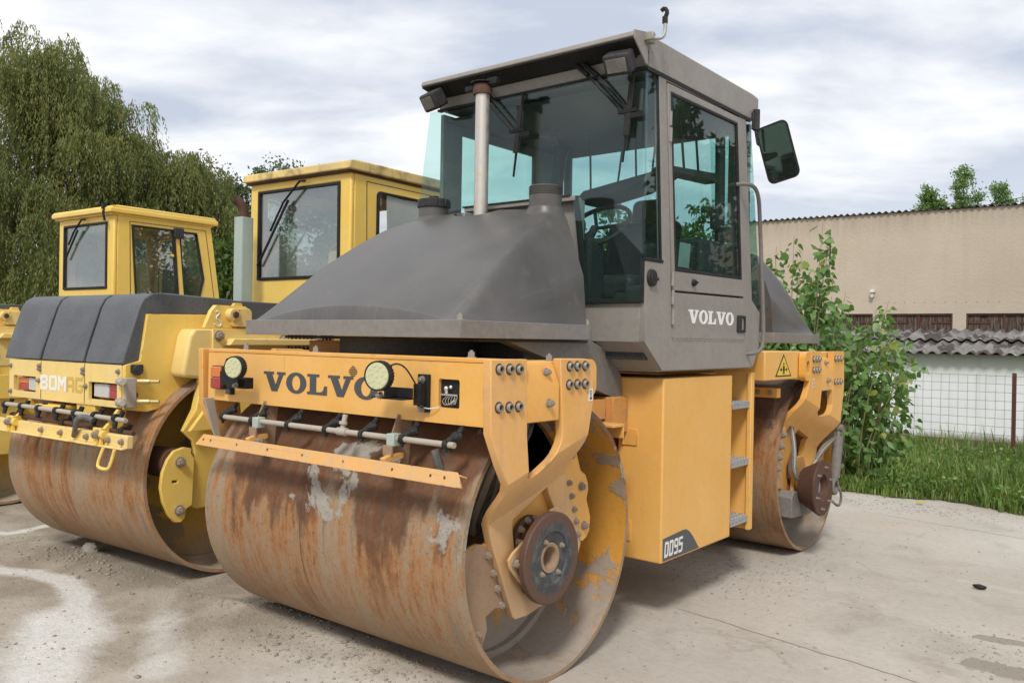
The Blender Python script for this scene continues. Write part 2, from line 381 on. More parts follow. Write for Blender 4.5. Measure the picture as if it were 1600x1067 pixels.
# render, shed, roofs
m, nt, b = material('tan_render'); c = nt.coord(); big = nt.noise(c, .5, 6, .6); f2 = nt.noise(c, 14, 8, .8)
col = nt.mix(nt.rng(big, .35, .65), (.49, .415, .32), (.55, .475, .375))
col = nt.mix(nt.rng(f2, .4, .75, 0, .22), col, (.58, .50, .40))
x, y, z = nt.sep(c); st = nt.noise(nt.mapping(c, scale=(5, 1, .35)), 1, 5, .6)
col = nt.mix(nt.rng(st, .50, .75, 0, .16), col, (.33, .28, .21))
col = nt.mix(nt.math('MULTIPLY', nt.rng(z, 3.9, 4.45), nt.rng(nt.noise(nt.mapping(c, scale=(9, 1, .8)), 1, 4, .6), .35, .7, .1, .6)), col, (.26, .22, .17))
setp(nt, b, col, .92, 0, nt.bump(f2, .7, .02), .2)
m, nt, b = material('white_render'); c = nt.coord(); x, y, z = nt.sep(c); n = nt.noise(c, 2.2, 7, .65); st = nt.noise(nt.mapping(c, scale=(6, 1, .5)), 1, 5, .6)
col = nt.mix(nt.rng(n, .4, .7), (.78, .80, .80), (.70, .72, .71))
col = nt.mix(nt.rng(st, .55, .75, 0, .35), col, (.42, .44, .38))
col = nt.mix(nt.rng(nt.math('ADD', z, nt.math('MULTIPLY', n, .15)), .98, 1.26, 0, .5), col, (.36, .40, .27))
col = nt.mix(nt.rng(nt.math('ADD', z, nt.math('MULTIPLY', nt.math('SUBTRACT', n, .5), .35)), .20, .10, 0, .9), col, (.20, .165, .13))
setp(nt, b, col, .9, 0, nt.bump(nt.noise(c, 12, 6, .7), .3, .01), .2)
m, nt, b = material('asbestos'); c = nt.coord(); n = nt.noise(c, 4, 8, .7); ln = nt.noise(c, 22, 3, .5)
col = nt.mix(nt.rng(n, .35, .65), (.15, .14, .13), (.27, .255, .24))
dkp = nt.noise(nt.mapping(c, scale=(1, .55, .55)), 4.2, 6, .6); x, y, z = nt.sep(c)
col = nt.mix(nt.math('MULTIPLY', nt.rng(dkp, .50, .56), nt.rng(x, .3, -.1, 0, .85)), col, (.045, .034, .028))
col = nt.mix(nt.rng(ln, .66, .72, 0, .75), col, (.55, .54, .5))
setp(nt, b, col, .9, 0, nt.bump(n, .4, .01), .2)
m, nt, b = material('shutter_wood'); c = nt.coord(); x, y, z = nt.sep(c)
n = nt.noise(nt.mapping(c, scale=(26, 1, 3.2)), 1, 6, .7)
pl = nt.math('FRACT', nt.math('MULTIPLY', x, 7.5))
pd = nt.rng(nt.math('ABSOLUTE', nt.math('SUBTRACT', pl, .5)), .46, .49)
col = nt.mix(nt.rng(n, .42, .68), (.028, .020, .016), (.21, .15, .11))
col = nt.mix(pd, col, (.01, .008, .006))
setp(nt, b, col, .9, 0, nt.bump(n, .4, .01))
m, nt, b = material('bark'); c = nt.coord(); n = nt.noise(nt.mapping(c, scale=(6, 6, 1.5)), 3, 6, .7)
setp(nt, b, nt.mix(n, (.06, .05, .04), (.17, .14, .11)), .95, 0, nt.bump(n, .8, .03))
m, nt, b = material('pale_twig'); setp(nt, b, (.30, .26, .20), .9)
m, nt, b = material('green_stem'); setp(nt, b, (.20, .18, .08), .8)
m, nt, b = material('rust_post'); c = nt.coord(); n = nt.noise(c, 25, 5, .7)
setp(nt, b, nt.mix(n, (.07, .018, .014), (.15, .045, .03)), .75)
m, nt, b = material('fence_wire'); setp(nt, b, (.12, .075, .06), .7, .2)

def leafmat(name, a, bcol, c3=None, trans=.35, rough=.5, nscale=.6):
    m, nt, b = material(name); c = nt.coord(); ri = nt.geo('Random Per Island')
    n = nt.noise(c, nscale, 3, .6)
    col = nt.mix(nt.math('ADD', nt.math('MULTIPLY', ri, .6), nt.rng(n, .3, .7, -.1, .5)), a, bcol)
    if c3: col = nt.mix(nt.rng(ri, .90, .97), col, c3)
    setp(nt, b, col, rough, 0, None, .35)
    tl = nt.new('ShaderNodeBsdfTranslucent'); nt.put(tl.inputs[0], nt.mix(1.0, col, (1.25, 1.3, .7), 'MULTIPLY'))
    mx = nt.new('ShaderNodeMixShader'); mx.inputs[0].default_value = trans
    nt.l.new(b.outputs[0], mx.inputs[1]); nt.l.new(tl.outputs[0], mx.inputs[2]); nt.l.new(mx.outputs[0], nt.n['Material Output'].inputs[0])
leafmat('willow_leaf', (.070, .100, .028), (.23, .25, .075), (.32, .24, .07), nscale=.35)
leafmat('olive_leaf', (.07, .105, .05), (.15, .19, .10), nscale=.5)
leafmat('dark_leaf', (.035, .07, .015), (.10, .16, .03), (.20, .16, .04), nscale=.8)
leafmat('poplar_leaf', (.085, .17, .045), (.19, .31, .095), (.32, .36, .09), .30, .38, 2.)
leafmat('grass_blade', (.09, .15, .03), (.22, .32, .075), (.42, .37, .17), .35, .55, 1.2)

# ------------------------------------------------------------------ mesh helpers
ORG = {}
def v3(*a): return Vector(a)
def add_box(bm, lo, hi):
    r = bmesh.ops.create_cube(bm, size=1.0)
    for v in r['verts']:
        v.co = Vector([lo[i]+(v.co[i]+.5)*(hi[i]-lo[i]) for i in range(3)])
    return r['verts']
def add_cyl(bm, a, b, r, r2=None, seg=20, caps=True):
    a, b = Vector(a), Vector(b); d = b-a
    q = d.to_track_quat('Z', 'Y').to_matrix().to_4x4(); q.translation = (a+b)/2
    return bmesh.ops.create_cone(bm, cap_ends=caps, segments=seg, radius1=r, radius2=r if r2 is None else r2, depth=d.length, matrix=q)['verts']
def add_tube(bm, pts, r, seg=8, closed=False, smooth=1):
    pts = [Vector(p) for p in pts]
    for _ in range(smooth):           # corner cutting
        if len(pts) < 3: break
        q = [pts[0]]
        for i in range(len(pts)-1):
            q += [pts[i].lerp(pts[i+1], .25), pts[i].lerp(pts[i+1], .75)]
        q.append(pts[-1]); pts = q
    rings = []; prev = None
    for i, p in enumerate(pts):
        t = (pts[min(i+1, len(pts)-1)]-pts[max(i-1, 0)]).normalized()
        if prev is None:
            u = t.orthogonal().normalized()
        else:
            u = (prev-t*prev.dot(t)).normalized()
        prev = u; w = t.cross(u)
        rr = r[i*len(r)//len(pts)] if isinstance(r, (list, tuple)) else r
        rings.append([bm.verts.new(p+(u*math.cos(2*PI*k/seg)+w*math.sin(2*PI*k/seg))*rr) for k in range(seg)])
    for i in range(len(rings)-1):
        for k in range(seg):
            bm.faces.new((rings[i][k], rings[i][(k+1) % seg], rings[i+1][(k+1) % seg], rings[i+1][k]))
    bm.faces.new(rings[0][::-1]); bm.faces.new(rings[-1])
AX = {'x': lambda u, v, w: (w, u, v), 'y': lambda u, v, w: (u, w, v), 'z': lambda u, v, w: (u, v, w)}
def add_prism(bm, outer, holes, axis, w0, w1):
    """flat plate: outline (u,v), extruded along axis from w0 to w1 ('x': u=y v=z; 'y': u=x v=z; 'z': u=x v=y)"""
    loops = [list(outer)]+[list(h) for h in holes]
    tri = tessellate_polygon([[Vector((p[0], p[1], 0)) for p in lp] for lp in loops])
    flat = [p for lp in loops for p in lp]
    A = [bm.verts.new(AX[axis](p[0], p[1], w0)) for p in flat]
    B = [bm.verts.new(AX[axis](p[0], p[1], w1)) for p in flat]
    for t in tri:
        if len(set(t)) < 3: continue
        try:
            bm.faces.new([A[i] for i in t]); bm.faces.new([B[i] for i in reversed(t)])
        except ValueError: pass
    k = 0
    for lp in loops:
        n = len(lp)
        for i in range(n):
            j = (i+1) % n
            bm.faces.new((A[k+i], A[k+j], B[k+j], B[k+i]))
        k += n
    bmesh.ops.recalc_face_normals(bm, faces=bm.faces)
    return A+B
def add_lathe(bm, prof, center, seg=96, axis='x', midx=None, closed=True):
    """prof: list of (w, r) along the axis; center: other two coords"""
    rings = []
    for w, r in prof:
        ring = []
        for k in range(seg):
            a = 2*PI*k/seg
            if axis == 'x': ring.append(bm.verts.new((w, center[0]+r*math.cos(a), center[1]+r*math.sin(a))))
            else: ring.append(bm.verts.new((center[0]+r*math.cos(a), center[1]+r*math.sin(a), w)))
        rings.append(ring)
    n = len(rings)
    for i in range(n if closed else n-1):
        for k in range(seg):
            f = bm.faces.new((rings[i][k], rings[i][(k+1) % seg], rings[(i+1) % n][(k+1) % seg], rings[(i+1) % n][k]))
            if midx: f.material_index = midx[i]
    bmesh.ops.recalc_face_normals(bm, faces=bm.faces)
def add_grid(bm, fn, nu, nv):
    vs = [[bm.verts.new(fn(i/nu, j/nv)) for j in range(nv+1)] for i in range(nu+1)]
    for i in range(nu):
        for j in range(nv):
            bm.faces.new((vs[i][j], vs[i+1][j], vs[i+1][j+1], vs[i][j+1]))
def rrect(x0, x1, z0, z1, r=.03, n=4):
    out = []
    for cx, cz, a0 in ((x1-r, z0+r, -90), (x1-r, z1-r, 0), (x0+r, z1-r, 90), (x0+r, z0+r, 180)):
        for k in range(n+1):
            a = R_(a0+90*k/n); out.append((cx+r*math.cos(a), cz+r*math.sin(a)))
    return out
def ell(cx, cz, rx, rz, n=28):
    return [(cx+rx*math.cos(2*PI*k/n), cz+rz*math.sin(2*PI*k/n)) for k in range(n)]

def BM(): return bmesh.new()
def part(name, bm, mat, parent=None, bevel=0., label=None, origin=None, smooth=38, seg=2):
    me = bpy.data.meshes.new(name)
    po = ORG.get(parent.name, Vector((0, 0, 0))) if parent else Vector((0, 0, 0))
    o3 = Vector(origin) if origin is not None else po.copy()
    bmesh.ops.translate(bm, verts=bm.verts, vec=-o3)
    bm.normal_update(); bm.to_mesh(me); bm.free()
    for mm in (mat if isinstance(mat, (list, tuple)) else [mat]): me.materials.append(MATS[mm])
    if smooth:
        me.shade_smooth(); me.set_sharp_from_angle(angle=R_(smooth))
    o = bpy.data.objects.new(name, me); COL.objects.link(o)
    if parent: o.parent = parent
    o.location = o3-po if parent else o3
    ORG[o.name] = o3
    if bevel:
        md = o.modifiers.new('bevel', 'BEVEL'); md.width = bevel; md.segments = seg; md.limit_method = 'ANGLE'; md.angle_limit = R_(40)
        md.harden_normals = False
    if label: o['label'] = label
    return o
def thing(name, label, cat, loc=(0, 0, 0), rot=0, group=None, local=False):
    o = bpy.data.objects.new(name, None); COL.objects.link(o); o.empty_display_size = .3
    o.location = loc; o.rotation_euler = (0, 0, rot)
    ORG[o.name] = Vector((0, 0, 0)) if local else Vector(loc)
    o['label'] = label; o['category'] = cat
    if group: o['group'] = group
    return o
def tag(o, label, cat, group=None):
    o['label'] = label; o['category'] = cat
    if group: o['group'] = group
    return o
def kind(o, k): o['kind'] = k; return o
def raw_mesh(name, V, F, mat, parent=None, smooth=False, origin=None):
    """fast mesh from numpy: V (n,3), F (m,k)"""
    o3 = Vector(origin) if origin is not None else (ORG[parent.name] if parent else Vector((0, 0, 0)))
    po = ORG[parent.name] if parent else Vector((0, 0, 0))
    V = np.asarray(V, np.float32)-np.array(o3, np.float32); F = np.asarray(F, np.int32)
    me = bpy.data.meshes.new(name); k = F.shape[1]
    me.vertices.add(len(V)); me.vertices.foreach_set('co', V.ravel())
    me.loops.add(F.size); me.loops.foreach_set('vertex_index', F.ravel())
    me.polygons.add(len(F)); me.polygons.foreach_set('loop_start', np.arange(0, F.size, k, dtype=np.int32))
    me.update(calc_edges=True); me.materials.append(MATS[mat])
    if smooth: me.shade_smooth()
    o = bpy.data.objects.new(name, me); COL.objects.link(o)
    if parent: o.parent = parent
    o.location = o3-po if parent else o3
    ORG[o.name] = o3
    return o

# lettering --------------------------------------------------------------
V_ = [(0, 1), (.57, 1), (.57, .87), (.47, .87), (.67, .32), (.85, .87), (.74, .87), (.74, 1), (1.2, 1), (1.2, .87), (1.09, .87), (.76, 0), (.45, 0), (.12, .87), (0, .87)]
L_ = [(0, 1), (.6, 1), (.6, .87), (.45, .87), (.45, .13), (.68, .13), (.8, .22), (.86, .44), (.99, .44), (.99, 0), (0, 0), (0, .13), (.13, .13), (.13, .87), (0, .87)]
def slab_word(bm, word, W, H, place):
    """place(u, v) -> outline in plate coords; returns list of (outer, holes)"""
    adv = {'V': 1.2, 'O': 1.06, 'L': .99}; tot = sum(adv[c] for c in word)+.05*(len(word)-1)
    k = W/tot; x = 0; res = []
    for c in word:
        if c == 'O':
            o = ell(x+.53, .5, .53, .53, 36); h = [ell(x+.53, .5, .22, .38, 28)]
        else:
            o = [(x+p[0], p[1]) for p in (V_ if c == 'V' else L_)]; h = []
        res.append(([place(p[0]*k, p[1]*H) for p in o], [[place(p[0]*k, p[1]*H) for p in hh] for hh in h]))
        x += adv[c]+.05
    return res
# simple block letters for the other words, strokes as boxes in a 1 x 1 cell
def blk(c):
    t = .26
    return {'B': [(0, 0, t, 1), (t, 0, .85, .2), (t, .8, .85, 1), (t, .41, .8, .59), (.72, .12, .98, .48), (.72, .55, .95, .9)],
            'O': [(0, .1, t, .9), (.74, .1, 1, .9), (.1, 0, .9, .2), (.1, .8, .9, 1)],
            'M': [(0, 0, .22, 1), (.78, 0, 1, 1), (.2, .55, .38, .95), (.36, .35, .5, .75), (.5, .35, .64, .75), (.62, .55, .8, .95)],
            'A': [(0, 0, .24, .85), (.76, 0, 1, .85), (.12, .8, .88, 1), (.2, .33, .8, .5)],
            'G': [(0, .1, t, .9), (.1, 0, .9, .2), (.1, .8, .95, 1), (.74, .1, 1, .5), (.5, .38, .9, .54)],
            'D': [(0, 0, .28, 1), (.2, 0, .8, .18), (.2, .82, .8, 1), (.7, .08, .98, .92)],
            '9': [(0, .5, .26, .94), (.1, .84, .9, 1), (.74, .08, 1, .94), (.1, .42, .8, .58), (.08, 0, .9, .16)],
            '5': [(0, .45, .26, 1), (.1, .84, .98, 1), (.1, .45, .9, .62), (.74, .08, 1, .56), (.02, 0, .9, .16)],
            'T': [(.36, 0, .64, 1), (0, .8, 1, 1)], 'I': [(.3, 0, .7, 1)]}[c]
def block_word(bm, word, W, H, place3, gap=.2, t=.0015):
    n = len(word); w = W/(n+(n-1)*gap); x = 0
    for c in word:
        for i, (a, b_, c2, d2) in enumerate(blk(c)):
            pts = [(a, b_), (c2, b_), (c2, d2), (a, d2)]
            lo = [bm.verts.new(place3(x+p[0]*w, p[1]*H, 0)) for p in pts]
            hi = [bm.verts.new(place3(x+p[0]*w, p[1]*H, t+i*.00015)) for p in pts]
            bm.faces.new(hi)
            for q in range(4): bm.faces.new((lo[q], lo[(q+1) % 4], hi[(q+1) % 4], hi[q]))
        x += w*(1+gap)
    bmesh.ops.recalc_face_normals(bm, faces=bm.faces)

# ================================================================== ORANGE ROLLER
roller = thing('road_roller', 'orange tandem road roller with grey glazed cab, sloping charcoal hood and rusty drums', 'road roller', (0, 1.48, 0))
W2, DR = .84, .581
def drum(parent, yc, skin, inside, w0, w1, r, web=.34, name='drum', lab=None):
    bm = BM(); t = .020
    p = [(w0, r), (w1, r), (w1, r-t), (w1-web, r-t), (w1-web, .0001), (w0+web, .0001), (w0+web, r-t), (w0, r-t)]
    # refine the skin for clean shading
    add_lathe(bm, p, (yc, r), 128, 'x', [0, 0, 1, 1, 1, 1, 1, 0])
    bmesh.ops.remove_doubles(bm, verts=bm.verts, dist=1e-5)
    o = part(name, bm, [skin, inside], parent, 0, lab, origin=((w0+w1)/2, yc, r), smooth=30)
    bm = BM()      # weld ring inside
    add_lathe(bm, [(w1-web+.002, r-t-.03), (w1-web+.03, r-t-.03), (w1-web+.03, r-t+.002), (w1-web+.002, r-t+.002)], (yc, r), 96)
    part('inner_ring', bm, inside, o, 0, origin=((w0+w1)/2, yc, r))
    bm = BM()
    add_cyl(bm, (w1-web-.01, yc, r), (w1-web+.16, yc, r), .17, seg=40)
    add_cyl(bm, (w1-web+.15, yc, r), (w1-web+.24, yc, r), .12, seg=36)
    part('axle_hub', bm, 'dusty_plate', o, .006)
    return o
drum(roller, 0, 'drum_skin', 'drum_inside', -W2, W2, DR, lab='near drum with rust streaks and a crust of dried concrete')
drum(roller, 2.969, 'drum_skin_far', 'drum_inside', -W2, W2, DR, lab='far drum, brown rust worn smooth')

def bendx(y, z, yc):
    zt = .94+.28*yc*y if False else None
def yoke(name, yc, sgn, outer, hole, side=1, mat='orange_dusty'):
    """sgn: +1 front module, -1 rear; the plate is cranked inwards along a slanting fold"""
    def zt(y): return .94+.28*((y+.23) if sgn > 0 else -(y-.03))
    bm = BM(); add_prism(bm, outer, [hole], 'x', .95, .912)
    for off in (0, -.035, -.07, -.1, -.135, -.17, -.2):
        p = Vector((0, 0, zt(0)+off)); nrm = Vector((0, -.28*(1 if sgn > 0 else -1), 1)).normalized()
        bmesh.ops.bisect_plane(bm, geom=bm.verts[:]+bm.edges[:]+bm.faces[:], plane_co=p, plane_no=nrm, dist=1e-5)
    for v in bm.verts:
        t = min(1, max(0, (zt(v.co.y)-v.co.z)/.2)); t = t*t*(3-2*t)*.5+t*.5
        v.co.x -= .15*t
        v.co.x *= side; v.co.y += yc
    if side < 0: bmesh.ops.reverse_faces(bm, faces=bm.faces)
    return part(name, bm, mat, roller, .004, smooth=25)
YF_OUT = [(-.565, 1.339), (-.558, 1.068), (-.500, .95), (-.436, .842), (-.361, .612), (-.295, .47), (-.225, .305), (-.212, .292), (-.126, .288), (-.022, .305), (.119, .375), (.223, .456),
          (.251, .516), (.235, .60), (.191, .689), (.134, .821), (.074, .96), (.068, 1.02), (.085, 1.09), (.103, 1.16), (.103, 1.29), (.08, 1.322), (.038, 1.336), (-.139, 1.338), (-.119, 1.08), (-.117, 1.033),
          (-.125, 1.005), (-.141, .982), (-.181, .937), (-.257, .886), (-.29, .876), (-.318, .885), (-.330, .917), (-.345, 1.051), (-.353, 1.337)]
YF_HOLE = [(-.005, .797), (-.233, .693), (-.236, .66), (-.222, .582), (-.189, .434), (-.16, .39), (-.107, .362), (-.019, .358), (.09, .40), (.141, .447), (.13, .55), (.049, .693), (.001, .772)]
YR_OUT = [(-.295, 1.362), (-.310, 1.18), (-.34, 1.11), (-.386, 1.06), (-.408, .971), (-.395, .895), (-.390, .80), (-.375, .65), (-.451, .515), (-.471, .48), (-.46, .44), (-.38, .38), (-.254, .345), (.02, .33), (.15, .40),
          (.23, .52), (.28, .675), (.295, .80), (.345, .97), (.377, 1.10), (.377, 1.18), (.366, 1.361), (.132, 1.361), (.133, 1.113), (.139, .993), (.115, .955), (.064, .931), (-.001, .921), (-.07, .925), (-.12, .955), (-.10, 1.04), (-.080, 1.116), (-.113, 1.362)]
YR_HOLE = [(.066, .758), (-.159, .833), (-.179, .728), (-.30, .598), (-.308, .535), (-.27, .47), (-.2, .446), (-.10, .44), (-.014, .528), (.005, .646)]
yk = [yoke('yoke', 0, 1, YF_OUT, YF_HOLE), yoke('yoke', 2.969, -1, YR_OUT, YR_HOLE, mat='orange_paint')]
yoke('yoke', 0, 1, YF_OUT, YF_HOLE, -1); yoke('yoke', 2.969, -1, YR_OUT, YR_HOLE, -1)

def bolt_mesh(r=.0165, hexr=.0105, mat='zinc', sock=True):
    bm = BM()
    if sock:
        add_lathe(bm, [(0, .0005), (.004, .0005), (.004, r*.55), (.014, r*.62), (.014, r*.92), (.011, r), (0, r)], (0, 0), 20)
        add_lathe(bm, [(-.001, r*1.32), (.0025, r*1.28), (.0025, r*.98), (-.001, r*.98)], (0, 0), 20)
    else:
        add_cyl(bm, (0, 0, 0), (.004, 0, 0), r*1.35, seg=18); add_cyl(bm, (.004, 0, 0), (.02, 0, 0), r, seg=6); add_cyl(bm, (.02, 0, 0), (.026, 0, 0), r*.5, seg=10)
    if sock:
        for f_ in bm.faces:
            c_ = f_.calc_center_median()
            if math.hypot(c_.y, c_.z) < r*.56: f_.material_index = 1
            elif math.hypot(c_.y, c_.z) > r*1.05: f_.material_index = 2
        add_cyl(bm, (.001, 0, 0), (.005, 0, 0), r*.56, seg=16)
        for f_ in bm.faces:
            if f_.calc_center_median().x < .0055 and math.hypot(f_.calc_center_median().y, f_.calc_center_median().z) < r*.6: f_.material_index = 1
    bm2 = bpy.data.meshes.new('bolt'); bm.normal_update(); bm.to_mesh(bm2); bm.free(); bm2.materials.append(MATS[mat]); bm2.materials.append(MATS['black_hole']); bm2.materials.append(MATS['rusty_steel']); bm2.shade_smooth(); bm2.set_sharp_from_angle(angle=R_(35))
    return bm2
B_SOCK = bolt_mesh(); B_HEX = bolt_mesh(.015, mat='dusty_bolt', sock=False); B_HEXZ = bolt_mesh(.012, mat='zinc', sock=False); B_SMALL = bolt_mesh(.007, mat='zinc', sock=False)
def bolts(pts, mesh, parent, axis='x', sc=1.):
    for p in pts:
        o = bpy.data.objects.new('bolt', mesh); COL.objects.link(o); o.parent = parent
        o.location = Vector(p)-ORG[parent.name]
        if axis == 'y-': o.rotation_euler = (0, 0, -PI/2)
        if axis == 'z': o.rotation_euler = (0, -PI/2, 0)
        o.scale = (sc,)*3
bolts([(.95, y, z) for y, z in ((-.518, 1.302), (-.459, 1.301), (-.403, 1.30), (-.518, 1.164), (-.459, 1.162), (-.403, 1.162), (-.076, 1.306), (-.022, 1.306), (.034, 1.306), (-.078, 1.233), (-.021, 1.233), (.035, 1.233))], B_SOCK, yk[0])
bolts([(.95, 2.969+y, z) for y, z in ((-.25, 1.31), (-.20, 1.31), (-.15, 1.31), (-.25, 1.24), (-.20, 1.24), (-.15, 1.24), (.18, 1.31), (.24, 1.31), (.30, 1.31), (.18, 1.15), (.24, 1.15), (.30, 1.15))], B_SOCK, yk[1])
def sticker(name, x, y, z, w, h, mat='sticker_white', par=None):
    bm = BM(); add_box(bm, (x, y-w/2, z-h/2), (x+.0016, y+w/2, z+h/2))
    s = part(name, bm, mat, par or roller, 0)
    bm = BM(); add_lathe(bm, [(x+.0018, h*.10), (x+.0024, h*.10), (x+.0024, h*.16), (x+.0018, h*.16)], (y, z+h*.22), 14)
    add_box(bm, (x+.0018, y-w*.09, z-h*.2), (x+.0026, y+w*.09, z+h*.1)); add_box(bm, (x+.0018, y-w*.24, z-h*.36), (x+.0026, y+w*.24, z-h*.2))
    part('pictogram', bm, 'charcoal_letter', s, 0) if par is None else part('pictogram', bm, 'charcoal_letter', par, 0)
sticker('sticker', .9505, .078, 1.186, .032, .052)
sticker('sticker', .9505, 2.969-.25, 1.155, .028, .055)

# lobed plates that carry the drums
def lobes(yc, m):
    P = [(-.53, .67), (-.472, .607), (-.44, .617), (-.41, .622), (-.37, .612), (-.34, .62), (-.20, .70), (-.02, .78), (.10, .84), (.17, .98), (.243, .942), (.27, .88), (.291, .829), (.33, .805), (.350, .77), (.356, .735), (.342, .693), (.36, .65), (.376, .607), (.368, .545), (.345, .52), (.317, .508), (.266, .516), (.2, .50),
         (-.1, .33), (-.248, .367), (-.29, .362), (-.33, .348), (-.357, .33), (-.348, .278), (-.356, .245), (-.373, .222), (-.42, .205), (-.46, .23), (-.50, .33), (-.53, .5)]
    if m < 0: P = [(-a, b) for a, b in reversed(P)]
    return [(a+yc, b) for a, b in P]
for yc, s in ((0, 1), (2.969, -1)):
    for side in (1, -1):
        bm = BM(); add_prism(bm, lobes(yc, s), [] if s > 0 else [ell(yc-.05, .66, .17, .20, 24)], 'x', side*.765, side*.748)
        lp = part('support_plate', bm, 'orange_paint' if s > 0 and side > 0 else 'dusty_plate', roller, .003)
        if side > 0:
            if s > 0:
                bolts([(.765, y, z) for y, z in ((-.355, .57), (-.322, .495), (-.296, .429), (-.268, .357), (-.409, .276), (.294, .757), (.32, .578), (.204, .904))], B_HEX, lp, sc=1.0)
                bolts([(.802, y, z) for y, z in ((.148, .795), (.168, .735), (.19, .675), (.205, .62), (.222, .56))], B_HEX, lp, sc=.7)
            else:
                bolts([(.813, 2.542, .818), (.813, 2.512, .746), (.813, 2.483, .677), (.813, 2.454, .607)], B_HEX, lp, sc=1.3)
# dusty flange strip carrying the bolts
bm = BM(); add_prism(bm, [(-.53, .665), (-.472, .607), (-.41, .622), (-.37, .61), (-.345, .59), (-.24, .335), (-.30, .352), (-.355, .332), (-.346, .28), (-.372, .222), (-.42, .207), (-.46, .235), (-.5, .33), (-.53, .5)], [], 'x', .766, .770)
part('flange', bm, 'dusty_plate', roller, .002)
bm = BM(); add_prism(bm, [(2.969-.36, .87), (2.969-.45, .86), (2.969-.545, .60), (2.969-.52, .48), (2.969-.40, .46)], [], 'x', .800, .812)
part('flange', bm, 'orange_dusty', roller, .003)
# hub ring seen through the yoke opening
bm = BM(); add_lathe(bm, [(.78, .06), (.80, .06), (.805, .075), (.80, .095), (.78, .095)], (-.12, .60), 28)
hb = part('bearing_ring', bm, 'rusty_steel', roller, .003)
bolts([(.80, -.12+.08*math.cos(a), .60+.08*math.sin(a)) for a in np.arange(0, 2*PI, PI/5)], B_HEX, hb, sc=.8)

# front disc on its arm
bm = BM(); P = [(-.275, .575), (-.302, .55), (-.295, .52), (-.235, .455), (-.19, .42), (0, .40), (.06, .55), (.05, .69), (.02, .715), (-.02, .71), (-.14, .64)]
add_prism(bm, P, [ell(-.07, .53, .05, .05, 20)], 'x', .822, .835)
arm = part('disc_arm', bm, 'orange_dusty', roller, .005)
bolts([(.835, -.262, .533)], B_HEX, arm, sc=1.1)
bm = BM(); yc, zc = -.083, .528
add_lathe(bm, [(.84, .062), (.84, .10), (.855, .105), (.855, .180), (.860, .186), (.884, .186), (.888, .182), (.888, .108), (.880, .104), (.876, .066), (.868, .062)], (yc, zc), 72)
disc = part('edge_disc', bm, 'disc_face', roller, .0015, origin=(.87, yc, zc))
bolts([(.878, yc+.082*math.cos(a), zc+.082*math.sin(a)) for a in (.5, 2.1, 3.9, 5.35)], B_HEX, disc, sc=.6)
bm = BM(); add_lathe(bm, [(.80, .035), (.875, .045), (.878, .062), (.84, .062), (.80, .055)], (yc, zc), 36)
part('disc_bearing', bm, 'dusty_plate', roller, .002)
# rear cone shaped disc
yc, zc = 2.80, .476
yc = 2.711
bm = BM(); add_lathe(bm, [(.90, .06), (.90, .115), (.915, .125), (1.02, .182), (1.03, .180), (1.03, .088), (1.0, .082), (.97, .05), (.93, .05)], (yc, zc), 56)
cone = part('edge_disc', bm, 'rusty_steel', roller, .002, origin=(.95, yc, zc), label='rusty cone shaped disc')
bolts([(1.028, yc+.135*math.cos(a), zc+.135*math.sin(a)) for a in (.3, 1.35, 2.4, 3.5, 4.5, 5.5)], B_SMALL, cone, sc=1.)
bm = BM(); add_cyl(bm, (.90, yc, zc), (.995, yc, zc), .052, seg=24); part('disc_cap', bm, 'galvanised', cone, .004)
bm = BM(); add_prism(bm, [(yc-.02, .66), (yc+.10, .66), (yc+.20, .52), (yc+.14, .34), (yc-.02, .30), (yc-.08, .42)], [], 'x', .835, .86)
part('disc_arm', bm, 'dusty_plate', roller, .004)
bm = BM(); add_prism(bm, [(yc-.20, .42), (yc-.155, .46), (yc+.15, .40), (yc+.17, .27), (yc-.20, .29)], [], 'x', .80, .90)
part('weight_block', bm, 'dark_grey', roller, .006)
bm = BM(); add_cyl(bm, (.93, 3.30, .76), (.93, 3.24, .47), .036, seg=18); add_cyl(bm, (.93, 3.31, .80), (.93, 3.30, .76), .016, seg=12); add_cyl(bm, (.90, 3.315, .815), (.96, 3.315, .815), .028, seg=14)
part('hydraulic_cylinder', bm, 'dark_grey', roller, .002)
bm = BM(); add_lathe(bm, [(.93, .04), (.93, .062), (.96, .062), (.965, .05), (.965, .04)], (3.18, .42), 24); part('side_wheel', bm, 'dark_grey', roller, .002)
for i, off in enumerate((0, .022, .044)):
    bm = BM(); add_tube(bm, [(.80, 2.70+off, .90), (.84, 2.645+off, .80), (.87, 2.60+off, .70), (.88, 2.56+off, .59-off), (.90, 2.60+off, .525-off*.5), (.93, 2.66+off, .53), (.96, 2.70+off, .60+off), (.97, 2.84, .68+off), (.96, 3.0, .72+off*.6), (.94, 3.20, .76)], .0085, 8, smooth=2)
    part('hydraulic_hose', bm, 'hose' if i != 1 else 'dusty_pipe', roller, 0)
bm = BM(); add_tube(bm, [(.95, 3.20, .46), (.98, 3.25, .36), (.98, 3.20, .27), (.96, 3.10, .33)], .009, 8, smooth=2); part('hydraulic_hose', bm, 'hose', roller, 0)
